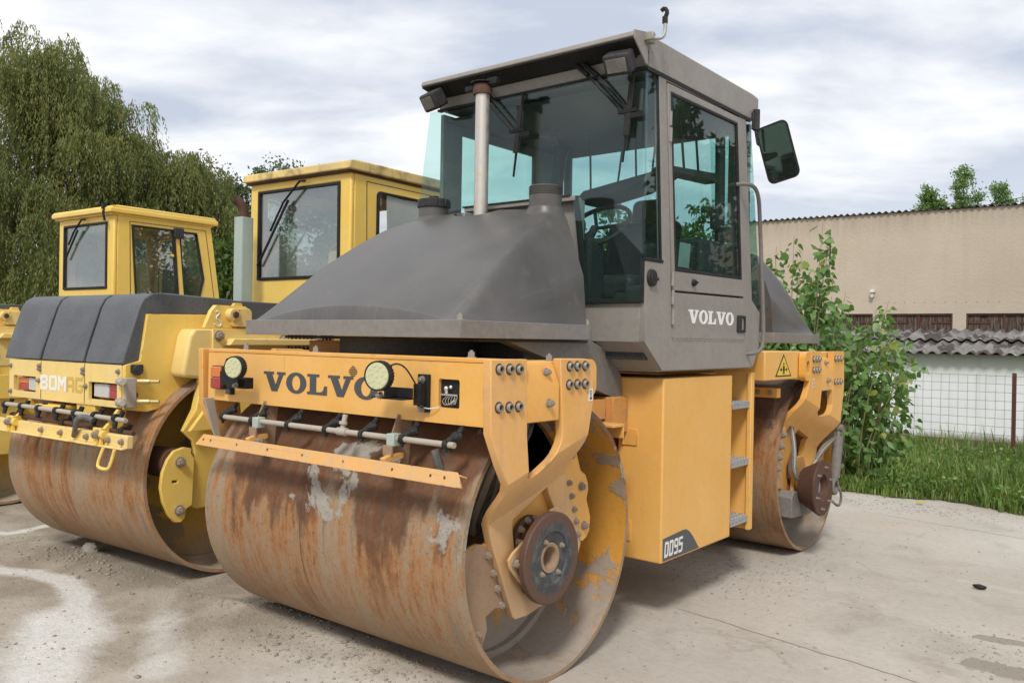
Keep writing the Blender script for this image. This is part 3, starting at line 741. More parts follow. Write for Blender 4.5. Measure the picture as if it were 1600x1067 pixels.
# front hoses inside the yoke
for i in range(4):
    o_ = .035*i
    bm = BM(); add_tube(bm, [(.70, -.10+o_, 1.12), (.80, -.24+o_, 1.02), (.78, -.34+o_*.6, .92), (.70, -.30+o_, .80), (.62, -.28+o_, .66), (.56, -.2+o_, .6)], .016, 8, smooth=2)
    part('hydraulic_hose', bm, 'hose' if i % 2 else 'dusty_pipe', roller, 0)
for i in range(3):
    bm = BM(); add_tube(bm, [(.62, -.50+.06*i, .98), (.66, -.47+.06*i, .80), (.64, -.44+.06*i, .66), (.58, -.40+.05*i, .58), (.50, -.30, .5)], .017, 8, smooth=2)
    part('hydraulic_hose', bm, 'hose', roller, 0)

# ---- front and rear frames
bm = BM(); add_box(bm, (-.883, -.53, 1.10), (.905, -.36, 1.322)); add_box(bm, (-.90, -.36, 1.12), (-.80, .10, 1.330)); add_box(bm, (.80, -.36, 1.235), (.905, .12, 1.326))
add_box(bm, (-.80, -.05, 1.12), (.80, .12, 1.322)); add_box(bm, (-.80, -.36, 1.300), (.80, -.05, 1.316))
fr = part('frame', bm, 'orange_panel', roller, .006)
# cover panel with the lamp recess
bm = BM(); add_prism(bm, rrect(-.883, .911, 1.090, 1.321, .012), [rrect(.679, .786, 1.150, 1.257, .008)], 'y', -.548, -.532)
panel = part('front_panel', bm, 'orange_panel', roller, .004)
bm = BM()
for i, (dz_, w) in enumerate(((.030, .018), (.020, .036), (.010, .05), (0, .054), (-.010, .046), (-.020, .03))):
    add_prism(bm, rrect(.192-w/2, .192+w/2, 1.264+dz_*.75-.0019, 1.264+dz_*.75+.0019, .002, 2), [], 'y', -.5495, -.5481)
part('vent_slots', bm, 'black_hole', panel, 0)
bm = BM(); add_box(bm, (-.883, -.548, 1.3225), (.936, -.48, 1.339)); add_box(bm, (.905, -.552, 1.30), (.937, -.53, 1.3222))
part('top_flange', bm, 'orange_paint', roller, .003)
bolts([(x, y, 1.339) for x, y in ((-.62, -.51), (-.1, -.51), (.80, -.50))]+[(.88, -.12, 1.327)], B_HEXZ, fr, 'z', 1.1)
bm = BM(); wl = slab_word(bm, 'VOLVO', .768, .088, lambda u, v: (-.424+u, 1.157+v))
for o_, h_ in wl: add_prism(bm, o_, h_, 'y', -.5500, -.5482)
part('lettering', bm, 'charcoal_letter', panel, 0, smooth=0)
# lamp recess with bulb and loose wires
bm = BM()
add_box(bm, (.676, -.5315, 1.147), (.789, -.5305, 1.26)); part('lamp_recess', bm, 'black_hole', panel, 0)
bm = BM(); add_box(bm, (.69, -.548, 1.196), (.775, -.534, 1.202)); bmesh.ops.create_uvsphere(bm, u_segments=14, v_segments=8, radius=.011, matrix=Matrix.Translation((.715, -.542, 1.222)))
add_cyl(bm, (.715, -.541, 1.203), (.715, -.541, 1.214), .008, seg=12); bmesh.ops.create_uvsphere(bm, u_segments=12, v_segments=8, radius=.008, matrix=Matrix.Translation((.738, -.542, 1.228)))
part('bulb_holder', bm, 'chrome_lamp', panel, 0)
for i in range(6):
    bm = BM(); a = random.uniform(0, 6)
    add_tube(bm, [(.72+.01*i, -.543, 1.195), (.70+.016*i, -.552, 1.175+.004*i), (.715+.01*i, -.549, 1.158), (.745+.004*i, -.553, 1.168+.003*i), (.765, -.545, 1.19-.004*i)], .0011, 5, smooth=2)
    part('loose_wire', bm, 'copper_wire', panel, 0)
bm = BM(); add_tube(bm, [(.615, -.565, 1.147), (.65, -.575, 1.143), (.69, -.555, 1.15)], .002, 6, smooth=2); part('loose_wire', bm, 'sticker_white', panel, 0)
# round LED work lamps on black brackets
def led(cx, cz, yaw, rad=.055):
    bm = BM(); add_lathe(bm, [(0, .0001), (0, rad*.93), (-.004, rad), (.03, rad), (.036, rad*.82), (.045, rad*.5), (.045, .0001)], (0, 0), 40)
    for k in range(28):
        a = 2*PI*k/28
        add_cyl(bm, (.012, rad*math.cos(a), rad*math.sin(a)), (.034, rad*.97*math.cos(a), rad*.97*math.sin(a)), .0026, seg=6)
    mt = Matrix.Translation((cx, -.70, cz)) @ Matrix.Rotation(yaw, 4, 'Z') @ Matrix.Rotation(PI/2, 4, 'Z')
    bm.transform(mt); lamp = part('work_lamp', bm, 'black_rubber', roller, .001)
    bm = BM(); add_lathe(bm, [(-.0045, .0001), (-.0045, rad*.86), (-.0005, rad*.90), (-.0005, .0001)], (0, 0), 40); bm.transform(mt)
    part('lens', bm, 'led_face', lamp, 0)
    bm = BM()
    for rr, nn_ in ((.0, 1), (.42, 5), (.70, 10)):
        for k in range(nn_):
            a = 2*PI*k/nn_+rr; add_cyl(bm, (-.0062, rad*rr*math.cos(a), rad*rr*math.sin(a)), (-.0044, rad*rr*math.cos(a), rad*rr*math.sin(a)), .0062, seg=10)
    bm.transform(mt); part('led_chip', bm, 'led_dot', lamp, 0)
    return lamp
led(-.437, 1.262, R_(16), .051); led(.505, 1.264, R_(14), .057)
bm = BM(); add_box(bm, (.585, -.566, 1.128), (.640, -.549, 1.272)); add_box(bm, (.597, -.60, 1.155), (.632, -.566, 1.236)); add_box(bm, (.47, -.665, 1.176), (.60, -.60, 1.180)); add_box(bm, (.45, -.615, 1.180), (.605, -.608, 1.220)); add_box(bm, (.45, -.68, 1.180), (.52, -.615, 1.186))
br = part('lamp_bracket', bm, 'black_steel', roller, .003); bolts([(.612, -.566, 1.252), (.612, -.566, 1.14), (.50, -.675, 1.190)], B_HEXZ, br, 'y-', .9)
bm = BM(); add_tube(bm, [(.512, -.665, 1.288), (.55, -.65, 1.315), (.585, -.63, 1.30), (.61, -.60, 1.235)], .0035, 6, smooth=2); part('cable', bm, 'black_rubber', roller, 0)
bm = BM(); add_box(bm, (-.70, -.566, 1.125), (-.655, -.549, 1.24)); add_box(bm, (-.70, -.60, 1.19), (-.64, -.566, 1.235)); add_prism(bm, rrect(-.585, -.43, 1.165, 1.215, .004), [rrect(-.49, -.435, 1.172, 1.208, .003)], 'y', -.64, -.60); add_box(bm, (-.66, -.62, 1.175), (-.585, -.60, 1.21))
br = part('lamp_bracket', bm, 'black_steel', roller, .003); bolts([(-.678, -.566, 1.137), (-.50, -.64, 1.178)], B_HEXZ, br, 'y-', .8)
bm = BM(); add_tube(bm, [(-.50, -.66, 1.28), (-.56, -.65, 1.30), (-.62, -.62, 1.29), (-.67, -.59, 1.23)], .0035, 6, smooth=2); part('cable', bm, 'black_rubber', roller, 0)
bm = BM(); add_box(bm, (-.812, -.572, 1.146), (-.722, -.549, 1.258)); tl = part('tail_lamp', bm, 'black_plastic', roller, .003)
bm = BM(); add_box(bm, (-.808, -.584, 1.204), (-.726, -.572, 1.254)); part('lens', bm, 'amber_lens', tl, .004)
bm = BM(); add_box(bm, (-.808, -.584, 1.150), (-.726, -.572, 1.2025)); part('lens', bm, 'red_lens', tl, .004)

# box cover between the front posts, lifting eye behind
def post_cover(y0, y1, par=roller):
    bm = BM(); P = [(.87, 1.095), (.948, 1.095), (.948, 1.235), (.915, 1.318), (.87, 1.318)]
    V = [[bm.verts.new((x, y, z)) for x, z in P] for y in (y0, y1)]
    n = len(P)
    for i in range(n): bm.faces.new((V[0][i], V[0][(i+1) % n], V[1][(i+1) % n], V[1][i]))
    bm.faces.new(V[0][::-1]); bm.faces.new(V[1]); bmesh.ops.recalc_face_normals(bm, faces=bm.faces)
    o = part('bracket_cover', bm, 'orange_paint', par, .004)
    bolts([(.948, y0+.135, 1.165)], B_HEXZ, o, sc=1.1); bolts([(.932, y0+.135, 1.285)], B_HEXZ, o, sc=1.0)
post_cover(-.348, -.140); post_cover(2.969-.110, 2.969+.130)
for yc, a, b in ((0, .045, .152), (2.06, .0, 0)):
    pass
bm = BM(); add_prism(bm, rrect(.02, .150, 1.175, 1.333, .045, 5), [rrect(.068, .118, 1.21, 1.29, .022, 4)], 'x', .905, .932); part('lifting_eye', bm, 'orange_paint', roller, .004)
bm = BM(); add_prism(bm, rrect(2.969-.40, 2.969-.28, 1.170, 1.358, .045, 5), [rrect(2.969-.37, 2.969-.32, 1.21, 1.30, .022, 4)], 'x', .905, .948); part('lifting_eye', bm, 'orange_paint', roller, .004)
bm = BM(); add_box(bm, (.885, .06, 1.20), (.904, .125, 1.30)); part('eye_lining', bm, 'red_inside', roller, 0)
bm = BM(); add_box(bm, (.885, 2.969-.38, 1.20), (.904, 2.969-.31, 1.31)); part('eye_lining', bm, 'red_inside', roller, 0)
# rear frame
bm = BM(); add_box(bm, (-.90, 2.03, 1.185), (.90, 2.60, 1.362)); add_box(bm, (.78, 2.60, 1.20), (.904, 3.36, 1.358)); add_box(bm, (-.90, 2.60, 1.20), (-.78, 3.36, 1.358)); add_box(bm, (-.78, 3.20, 1.12), (.78, 3.40, 1.35))
part('frame', bm, 'orange_panel', roller, .006)
bm = BM(); add_prism(bm, [(2.19, 1.205), (2.455, 1.205), (2.322, 1.345)], [], 'x', .9005, .9015); ws = part('warning_sign', bm, 'black_plastic', roller, 0)
bm = BM(); add_prism(bm, [(2.215, 1.213), (2.432, 1.213), (2.323, 1.329)], [], 'x', .9016, .9022); part('sign_face', bm, 'sticker_yellow', ws, 0)
bm = BM(); X0, X1 = .9023, .9029; yc = 2.323
add_prism(bm, ell(yc, 1.284, .010, .009, 14), [], 'x', X0, X1); add_prism(bm, [(yc-.018, 1.24), (yc+.018, 1.24), (yc+.014, 1.272), (yc-.014, 1.272)], [], 'x', X0, X1+.0001)
add_box(bm, (X0, yc-.014, 1.219), (X1, yc-.003, 1.2395)); add_box(bm, (X0, yc+.003, 1.219), (X1, yc+.014, 1.2395))
for s in (-1, 1):
    add_prism(bm, [(yc+s*.024, 1.248), (yc+s*.044, 1.262), (yc+s*.044, 1.234)], [], 'x', X0, X1); add_box(bm, (X0, yc+min(s*.044, s*.062), 1.243), (X1, yc+max(s*.044, s*.062), 1.253))
part('pictogram', bm, 'black_plastic', ws, 0)
# rear scraper on its yellow angle, and the one behind the near drum
bm = BM(); add_box(bm, (-.80, 2.37, 1.065), (.845, 2.43, 1.125)); s_ = part('scraper_bar', bm, 'orange_paint', roller, .004)
bolts([(.80, 2.37, 1.097), (.72, 2.37, 1.097)], B_HEXZ, s_, 'y-', 1.)
bm = BM(); add_box(bm, (-.80, 2.395, .93), (.82, 2.405, 1.065)); part('scraper_blade', bm, 'rusty_steel', roller, .002)
bm = BM(); add_box(bm, (-.80, .50, 1.005), (.80, .60, 1.02)); add_box(bm, (-.80, .59, .95), (.80, .60, 1.005)); part('scraper_bar', bm, 'orange_dusty', roller, .003)

# ---- spray bar and scraper in front
bm = BM(); add_tube(bm, [(-.686, -.60, 1.022), (.813, -.60, 1.022)], .0115, 14, smooth=0); add_cyl(bm, (.165, -.60, 1.022), (.22, -.60, 1.022), .0165, seg=14); add_cyl(bm, (.192, -.60, 1.03), (.192, -.585, 1.09), .011, seg=12); add_cyl(bm, (.192, -.597, 1.05), (.192, -.594, 1.062), .018, seg=12)
sb = part('spray_bar', bm, 'dusty_pipe', roller, .001)
for x in (-.665, -.43, -.165, .09, .315, .545, .775):
    bm = BM(); add_cyl(bm, (x-.011, -.60, 1.022), (x+.011, -.60, 1.022), .0185, seg=14); add_cyl(bm, (x, -.602, 1.018), (x, -.604, .992), .010, .006, seg=10)
    add_cyl(bm, (x, -.595, 1.03), (x+.022, -.565, 1.062), .013, seg=12); add_cyl(bm, (x+.010, -.58, 1.045), (x+.035, -.555, 1.055), .017, seg=8); add_cyl(bm, (x+.022, -.566, 1.06), (x+.036, -.552, 1.085), .009, .012, seg=8)
    part('spray_nozzle', bm, 'black_rubber', sb, .002)
for x in (-.385, .495):
    bm = BM(); add_box(bm, (x-.02, -.622, .992), (x+.022, -.578, 1.040)); part('pipe_clamp', bm, 'sage_steel', sb, .004)
    bm = BM(); add_prism(bm, [(-.615, .99), (-.58, .99), (-.55, .93), (-.50, .90), (-.48, 1.10), (-.56, 1.11), (-.60, 1.02)], [], 'x', x-.024, x-.018)
    add_box(bm, (x-.03, -.63, .955), (x+.02, -.62, .995)); add_cyl(bm, (x-.04, -.60, .935), (x+.03, -.60, .935), .012, seg=10)
    sbk = part('scraper_bracket', bm, 'dusty_plate', roller, .002); bolts([(x-.01, -.628, .928), (x+.03, -.61, .935)], B_HEX, sbk, 'y-', .9)
bm = BM()       # angle iron, slightly drooping, with holes
P = [(-.775, .886), (.925, .886), (.885, .940), (-.735, .940)]
hl = [ell(x, .914, .0065, .0065, 10) for x in (-.72, -.66, -.45, -.22, .02, .28, .56, .76, .83)]
add_prism(bm, P, hl, 'y', -.668, -.663)
add_box(bm, (-.745, -.663, .928), (.90, -.628, .933))
bmesh.ops.rotate(bm, verts=bm.verts, cent=(0, -.665, .918), matrix=Matrix.Rotation(R_(-20), 3, 'X'))
sc_ = part('scraper_bar', bm, 'scraper_orange', roller, .001)
for x in (-.38, .50):
    bm = BM(); add_prism(bm, [(-.66, .935), (-.60, .93), (-.56, .945), (-.56, .965), (-.62, .962), (-.665, .95)], [], 'x', x-.012, x+.012); part('hinge_arm', bm, 'orange_dusty', sc_, .002)
bm = BM(); add_prism(bm, [(-.60, 1.10), (-.55, 1.10), (-.51, .90), (-.53, .88)], [], 'x', -.84, -.828); part('bar_end_plate', bm, 'dusty_pipe', roller, .002)

# ---- chassis in the middle
bm = BM(); add_box(bm, (-.42, .10, .78), (.50, 2.05, 1.20)); add_box(bm, (-.70, .90, .36), (.55, 1.95, .95)); add_box(bm, (-.3, 2.0, .9), (.3, 2.4, 1.18))
part('chassis', bm, 'orange_dirty', roller, .008)
bm = BM(); add_cyl(bm, (0, -.02, 1.33), (0, -.02, 1.41), .34, seg=40); add_box(bm, (-.64, -.28, 1.398), (.64, .52, 1.41)); add_box(bm, (-.58, .1, 1.21), (.58, .85, 1.40))
part('slewing_ring', bm, 'interior', roller, .004)
bm = BM(); add_box(bm, (-.60, -.16, 1.328), (.10, -.14, 1.388)); part('engine_plate', bm, 'orange_dirty', roller, .003)
bm = BM(); add_box(bm, (.50, .72, .95), (.66, .862, 1.13)); add_box(bm, (.45, .40, 1.02), (.62, .72, 1.12)); sd_ = part('side_bracket', bm, 'orange_dirty', roller, .004)
# dark grey slanting girder under the cab
bm = BM(); add_prism(bm, [(-.10, 1.409), (.565, 1.409), (.70, 1.37), (.845, 1.238), (.858, 1.105), (.78, 1.125), (.479, 1.208), (.345, 1.290)], [], 'x', .56, .625); part('cab_girder', bm, 'dark_grey', roller, .006)

# tool box / side tank
bm = BM(); add_box(bm, (.60, .868, .310), (.860, 1.668, 1.228)); bx = part('side_box', bm, 'orange_panel', roller, .009, seg=3)
bm = BM(); add_prism(bm, rrect(.665-.035, .665+.05, .885, .965, .006), [], 'y', .8605, .8678); add_cyl(bm, (.635, .862, .885), (.635, .862, .965), .006, seg=10); part('hinge', bm, 'orange_paint', bx, .002)
bm = BM(); add_prism(bm, rrect(.665-.035, .665+.02, .40, .50, .006), [], 'y', .8605, .8678); part('hinge', bm, 'orange_paint', bx, .002)
bolts([(.628, .868, 1.078), (.628, .868, 1.055)], B_SMALL, bx, 'y-', .8)
bm = BM(); add_prism(bm, [(.884, .320), (1.281, .320), (1.262, .338), (1.212, .390), (1.17, .425), (1.131, .443), (1.09, .444), (.884, .432)], [], 'x', .8603, .8612); dc = part('decal', bm, 'decal_grey', bx, 0)
bm = BM(); block_word(bm, 'DD95', .190, .078, lambda u, v, w: (.8614+w, .898+u+v*.10, .336+v+u*.0), .22, .0008); part('lettering', bm, 'sticker_white', dc, 0, smooth=0)
# ladder beside it
bm = BM(); add_box(bm, (.60, 1.93, .310), (.870, 1.955, 1.236)); add_box(bm, (.60, 1.668, .34), (.635, 1.93, 1.23)); add_box(bm, (.845, 1.905, .310), (.872, 1.93, 1.236)); ld = part('ladder', bm, 'orange_panel', roller, .004)
for z in (1.06, .725, .39):
    bm = BM(); add_prism(bm, rrect(.64, .862, 1.672, 1.928, .004), [], 'z', z, z+.008)
    hs = [ell(y, z-.012, .0055, .0055, 10) for y in np.linspace(1.70, 1.90, 5)]
    add_prism(bm, [(1.672, z-.028), (1.928, z-.028), (1.928, z-.0005), (1.672, z-.0005)], hs, 'x', .858, .862)
    for i in range(5):
        for j in range(6): add_cyl(bm, (.67+.042*i, 1.70+.04*j, z+.008), (.67+.042*i, 1.70+.04*j, z+.012), .008, .005, seg=8)
    part('step', bm, 'galvanised', ld, .001)

# ---- hood: a height field under a rectangular skirt
def hood(yc, s, hole=True, bulge=0.):
    def H(x, y):           # y measured from hood centre, + = towards the cab
        ax = abs(x)
        t = (y+.45)/.87
        arc = .050*(1-(x/.58)**2) if ax < .58 else 0
        necks = ((.475, .38), (-.262, .38)) if hole else ((.0, .30),)
        edge = min(1., max(0., (y+.448)/.012)); edge = edge*edge*(3-2*edge)
        arc = max(arc, .0)
        front = edge*(.006+arc*1.15)+max(0, (y+.43))*(.655-.10*max(0, 1-(x/.58)**2)*max(0, 1-t))
        u = min(1, max(0, (y+.38)/.82))
        wall = .008+.235*u**1.6
        e2 = min(1., max(0., (.695-ax)/.022)); e2 = e2*e2*(3-2*e2)
        side = e2*wall+max(0, .674-ax)*(2.7+.5*(1-u))
        top = .575-.03*(x/.5)**2
        k = .020
        a = -k*math.log(math.exp(-front/k)+math.exp(-side/k)+math.exp(-top/k))
        a += bulge*math.sin(PI*min(1, max(0, t)))**.8*min(1, max(0, (.695-ax)/.10))
        for nx_, ny_ in necks:
            d_ = math.hypot(x-nx_, y-ny_); pd = .565-max(0, d_-.078)*4.2
            if pd > -.2: k2 = .018; a = k2*math.log(math.exp(a/k2)+math.exp(pd/k2)) if (pd > a-.15) else a
        lim = min(1., min((.70-ax)/.012, (y+.45)/.012))
        a = min(a, max(0, lim)*.2+a*max(0, lim)) if lim < 1 else a
        if hole:
            rr = ((x-.07)/.135)**2+((y-.345)/.070)**2
            if rr < 1: a -= .12*min(1, (1-rr)*9)
        return max(-.01, a)
    bm = BM(); nu, nv = 160, 150
    def fn(u, v):
        x = -.70+1.40*u; y = -.45+.87*v
        return Vector((x*s, yc+s*y, 1.478+H(x, y)))
    add_grid(bm, fn, nu, nv)
    # back wall and skirt down
    bm.edges.ensure_lookup_table()
    bd = [e for e in bm.edges if e.is_boundary]
    r = bmesh.ops.extrude_edge_only(bm, edges=bd)
    for v in r['geom']:
        if isinstance(v, bmesh.types.BMVert): v.co.z = 1.44
    bmesh.ops.recalc_face_normals(bm, faces=bm.faces)
    h = part('hood', bm, 'hood_plastic', roller, 0, smooth=55, label='sloping charcoal plastic hood')
    bm = BM(); T = 1.482
    add_prism(bm, [(-.705*s, yc-.46*s), (.705*s, yc-.46*s), (.705*s, yc+.44*s), (-.705*s, yc+.44*s)] if s > 0 else [(.705, yc+.46), (-.705, yc+.46), (-.705, yc-.44), (.705, yc-.44)],
              [[(-.672*s, yc-.425*s), (.672*s, yc-.425*s), (.672*s, yc+.41*s), (-.672*s, yc+.41*s)]], 'z', 1.412, T)
    add_box(bm, (-.69, yc-.44, 1.413), (.69, yc+.42, 1.418))
    part('hood_tray', bm, 'tray_grey', h, .006)
    return h
hd = hood(0, 1, True, .050); hr = hood(3.08, -1, False, .06)
bolts([(.685, -.44, 1.483), (.69, .43, 1.483)], B_HEXZ, hd, 'z', 1.)
# necks
def neck(cx, cy, z0, z1, r, cap):
    bm = BM(); add_lathe(bm, [(z0-.06, r*1.02), (z0+.02, r*1.01), (z1, r), (z1, r*.86), (z0-.06, r*.86)], (cx, cy), 40, 'z')
    n = part('filler_neck', bm, 'hood_plastic', hd, 0, smooth=45)
    bm = BM()
    if cap:
        add_cyl(bm, (cx, cy, z1-.010), (cx, cy, z1+.035), r*1.10, seg=40); add_cyl(bm, (cx, cy, z1+.034), (cx, cy, z1+.055), r*.35, seg=20)
        for k in range(10):
            a = 2*PI*k/10; add_box(bm, (cx+r*1.09*math.cos(a)-.004, cy+r*1.09*math.sin(a)-.004, z1-.008), (cx+r*1.09*math.cos(a)+.004, cy+r*1.09*math.sin(a)+.004, z1+.032))
        part('filler_cap', bm, 'black_plastic', hd, .004)
    else:
        for k in range(4):
            z = z1+.002+k*.011; add_lathe(bm, [(z, r*.86), (z, r*1.0), (z+.005, r*1.03), (z+.008, r*.96), (z+.011, r*.96), (z+.011, r*.86)], (cx, cy), 40, 'z')
        part('thread_collar', bm, 'hood_plastic', hd, 0)
neck(.475, .38, 2.015, 2.095, .078, False); neck(-.262, .38, 2.035, 2.105, .078, True)
# exhaust
bm = BM(); add_lathe(bm, [(1.93, .031), (1.93, .036), (2.655, .036), (2.655, .031)], (.05, .40), 32, 'z'); ex = part('exhaust_pipe', bm, 'stainless', roller, 0)
bm = BM(); add_lathe(bm, [(2.650, .040), (2.650, .048), (2.675, .050), (2.700, .046), (2.700, .040)], (.05, .40), 28, 'z'); part('rain_cap', bm, 'rusty_steel', ex, .001)
bm = BM(); add_cyl(bm, (.05, .40, 2.705), (.05, .40, 2.712), .062, seg=26); add_box(bm, (.09, .385, 2.690), (.15, .42, 2.725)); add_box(bm, (-.06, .385, 2.68), (.0, .415, 2.705)); part('rain_flap', bm, 'black_steel', ex, .003)

# ---- cab
cab_roof_z = 2.70
XL, XR, YF, YB = -.60, .88, .636, 1.86
def quadplate(bm, pts, t):        # pts: 4+ corner points of a flat panel, extruded along its normal
    pts = [Vector(p) for p in pts]; n = (pts[1]-pts[0]).cross(pts[2]-pts[0]).normalized()*t
    a = [bm.verts.new(p) for p in pts]; b = [bm.verts.new(p+n) for p in pts]
    bm.faces.new(a[::-1]); bm.faces.new(b); k = len(pts)
    for i in range(k): bm.faces.new((a[i], a[(i+1) % k], b[(i+1) % k], b[i]))
    bmesh.ops.recalc_face_normals(bm, faces=bm.faces)
# roof with front visor
bm = BM()
prof = [(.475, 2.800), (.485, 2.828), (.62, 2.850), (1.80, 2.850), (1.905, 2.836), (1.905, 2.715), (1.80, 2.700), (.66, 2.700), (.628, 2.700), (.624, 2.790), (.50, 2.799)]
add_prism(bm, prof, [], 'x', -.475, .885)
roof = part('cab_roof', bm, 'cab_grey', roller, .008, seg=3)
bm = BM(); add_prism(bm, [(.478, 2.790), (.478, 2.829), (.60, 2.851), (.60, 2.700), (.585, 2.700)], [], 'x', .8855, .893); part('visor_cheek', bm, 'cab_grey', roof, .002)
bm = BM(); quadplate(bm, [(-.47, .482, 2.7965), (.884, .482, 2.7965), (.884, .6225, 2.765), (-.47, .6225, 2.765)], -.004); part('visor_lining', bm, 'black_rubber', roof, 0)
bm = BM(); add_box(bm, (-.47, .608, 2.688), (.875, .640, 2.701)); add_box(bm, (.872, .62, 2.682), (.884, 1.80, 2.698)); part('roof_seal', bm, 'black_rubber', roof, .002)
bm = BM(); add_box(bm, (-.46, .68, 2.640), (.84, 1.84, 2.662)); part('ceiling', bm, 'interior', roof, .01)
# door side frame: pillars and door
x0, x1 = .852, .880
cabp = thing_dummy = None
bm = BM()
add_prism(bm, [(.730, 2.70), (.800, 2.70), (.905, 1.42), (.905, 1.27), (.81, 1.27), (.64, 1.405), (.636, 1.42), (.636, 1.79), (.796, 1.79)], [], 'x', x0, x1)            # front post and lower cheek
add_prism(bm, [(.905, 1.4195), (1.772, 1.4195), (1.80, 1.42), (1.976, 1.425), (1.985, 1.40), (1.914, 1.29), (1.89, 1.27), (.905, 1.27)], [], 'x', x0, x1)     # sill
add_prism(bm, [(1.645, 2.70), (1.735, 2.70), (1.868, 1.66), (1.985, 1.59), (1.976, 1.425), (1.80, 1.42), (1.772, 1.42)], [], 'x', x0, x1)                 # rear post
add_prism(bm, [(.801, 2.70), (.804, 2.676), (1.648, 2.684), (1.645, 2.70)], [], 'x', x0, x1)
body = part('cab_shell', bm, 'cab_grey', roller, .004)
# door
bm = BM()
def lerp(a, b, t): return a+(b-a)*t
add_prism(bm, [(.810, 2.668), (1.640, 2.676), (1.748, 1.674), (.898, 1.665)], [[(.842, 2.632), (.918, 1.762), (1.712, 1.770), (1.618, 2.640)]], 'x', .858, .884)
add_prism(bm, [(.899, 1.655), (1.749, 1.664), (1.766, 1.428), (.908, 1.428)], [], 'x', .858, .8835)
door = part('door', bm, 'cab_grey', roller, .004)
bm = BM(); add_prism(bm, [(.842, 2.632), (1.618, 2.640), (1.712, 1.770), (.918, 1.762)], [[(.856, 2.618), (.930, 1.776), (1.698, 1.784), (1.605, 2.626)]], 'x', .868, .8865); part('window_seal', bm, 'black_rubber', door, .003)
bm = BM(); add_prism(bm, [(.850, 2.625), (1.611, 2.632), (1.704, 1.778), (.925, 1.770)], [], 'x', .8745, .8785); part('door_glass', bm, 'green_glass', door, 0)
bm = BM(); add_box(bm, (.872, .90, 1.6585), (.8795, 1.75, 1.661)); part('door_gap', bm, 'black_hole', door, 0)
for yy, zz in ((.838, 2.50), (.842, 2.42), (.889, 1.72), (.893, 1.63), (.899, 1.53)):
    bm = BM(); add_cyl(bm, (.886, yy, zz-.035), (.886, yy+.003, zz+.035), .0085, seg=12); part('hinge', bm, 'cab_grey', door, .001)
bm = BM(); add_prism(bm, rrect(1.655, 1.768, 1.468, 1.565, .010), [rrect(1.675, 1.750, 1.484, 1.550, .006)], 'x', .884, .890); add_box(bm, (.8845, 1.68, 1.488), (.8875, 1.72, 1.546)); part('door_handle', bm, 'black_plastic', door, .002)
bm = BM(); add_cyl(bm, (.884, 1.114, 1.715), (.900, 1.114, 1.715), .020, .015, seg=20); add_cyl(bm, (.90, 1.114, 1.715), (.912, 1.118, 1.716), .006, seg=10); part('door_stop', bm, 'black_rubber', door, .001)
bm = BM(); wl = slab_word(bm, 'VOLVO', .545, .070, lambda u, v: (1.068+u, 1.507+v))
for o_, h_ in wl: add_prism(bm, o_, h_, 'x', .8838, .8850)
part('lettering', bm, 'white_letter', door, 0, smooth=0)
bm = BM()
for k in range(18): add_cyl(bm, (.8805, .925+.048*k, 1.4235), (.8835, .925+.048*k, 1.4235), .006, seg=8)
add_box(bm, (.879, .91, 1.417), (.8812, 1.765, 1.430)); part('door_threshold', bm, 'cab_grey', door, 0)
# lower front wall, chamfer and underside
bm = BM(); add_box(bm, (.50, .636, 1.405), (.8515, .665, 1.592)); quadplate(bm, [(.60, .640, 1.404), (.8515, .640, 1.404), (.8515, .81, 1.271), (.60, .81, 1.271)], .012); add_box(bm, (-.50, .8105, 1.262), (.8515, 1.93, 1.284)); add_box(bm, (-.50, .650, 1.405), (.4999, .680, 2.11))
add_box(bm, (-.50, .68, 1.28), (-.475, 1.86, 1.90)); add_box(bm, (-.50, 1.86, 1.40), (.8515, 1.885, 2.00)); quadplate(bm, [(-.55, 1.93, 1.272), (.8515, 1.93, 1.272), (.8515, 1.975, 1.42), (-.55, 1.975, 1.42)], -.012)
part('cab_panel', bm, 'cab_grey', roller, .004)
bm = BM(); add_prism(bm, [(.462, 2.135), (.50, 2.12), (.545, 1.594), (.515, 1.594)], [], 'y', .630, .650); part('corner_trim', bm, 'cab_grey', roller, .002)
# windscreen: one big sheet with a deeper right part
bm = BM(); add_prism(bm, [(-.615, 2.12), (.470, 2.12), (.552, 1.60), (.872, 1.60), (.872, 1.80), (.862, 2.692), (-.530, 2.692)], [], 'y', .612, .617); wscr = part('windscreen', bm, 'green_glass', roller, 0)
bm = BM(); add_prism(bm, [(.535, 1.592), (.874, 1.592), (.874, 1.80), (.858, 1.80), (.858, 1.614), (.570, 1.614), (.495, 2.13), (.470, 2.13)], [], 'y', .618, .636); part('window_seal', bm, 'black_rubber', wscr, .002)
bm = BM(); add_box(bm, (-.25, .606, 2.104), (.485, .650, 2.128)); part('windscreen_sill', bm, 'cab_grey', wscr, .003)
bm = BM(); add_box(bm, (-.26, .600, 2.126), (.46, .611, 2.134)); part('sill_seal', bm, 'black_rubber', wscr, .001)
bm = BM(); add_prism(bm, [(.870, 1.806), (.868, 2.69), (.8755, 2.69), (.8775, 1.806)], [], 'y', .616, .632); part('glass_edge', bm, 'green_glass', wscr, 0)
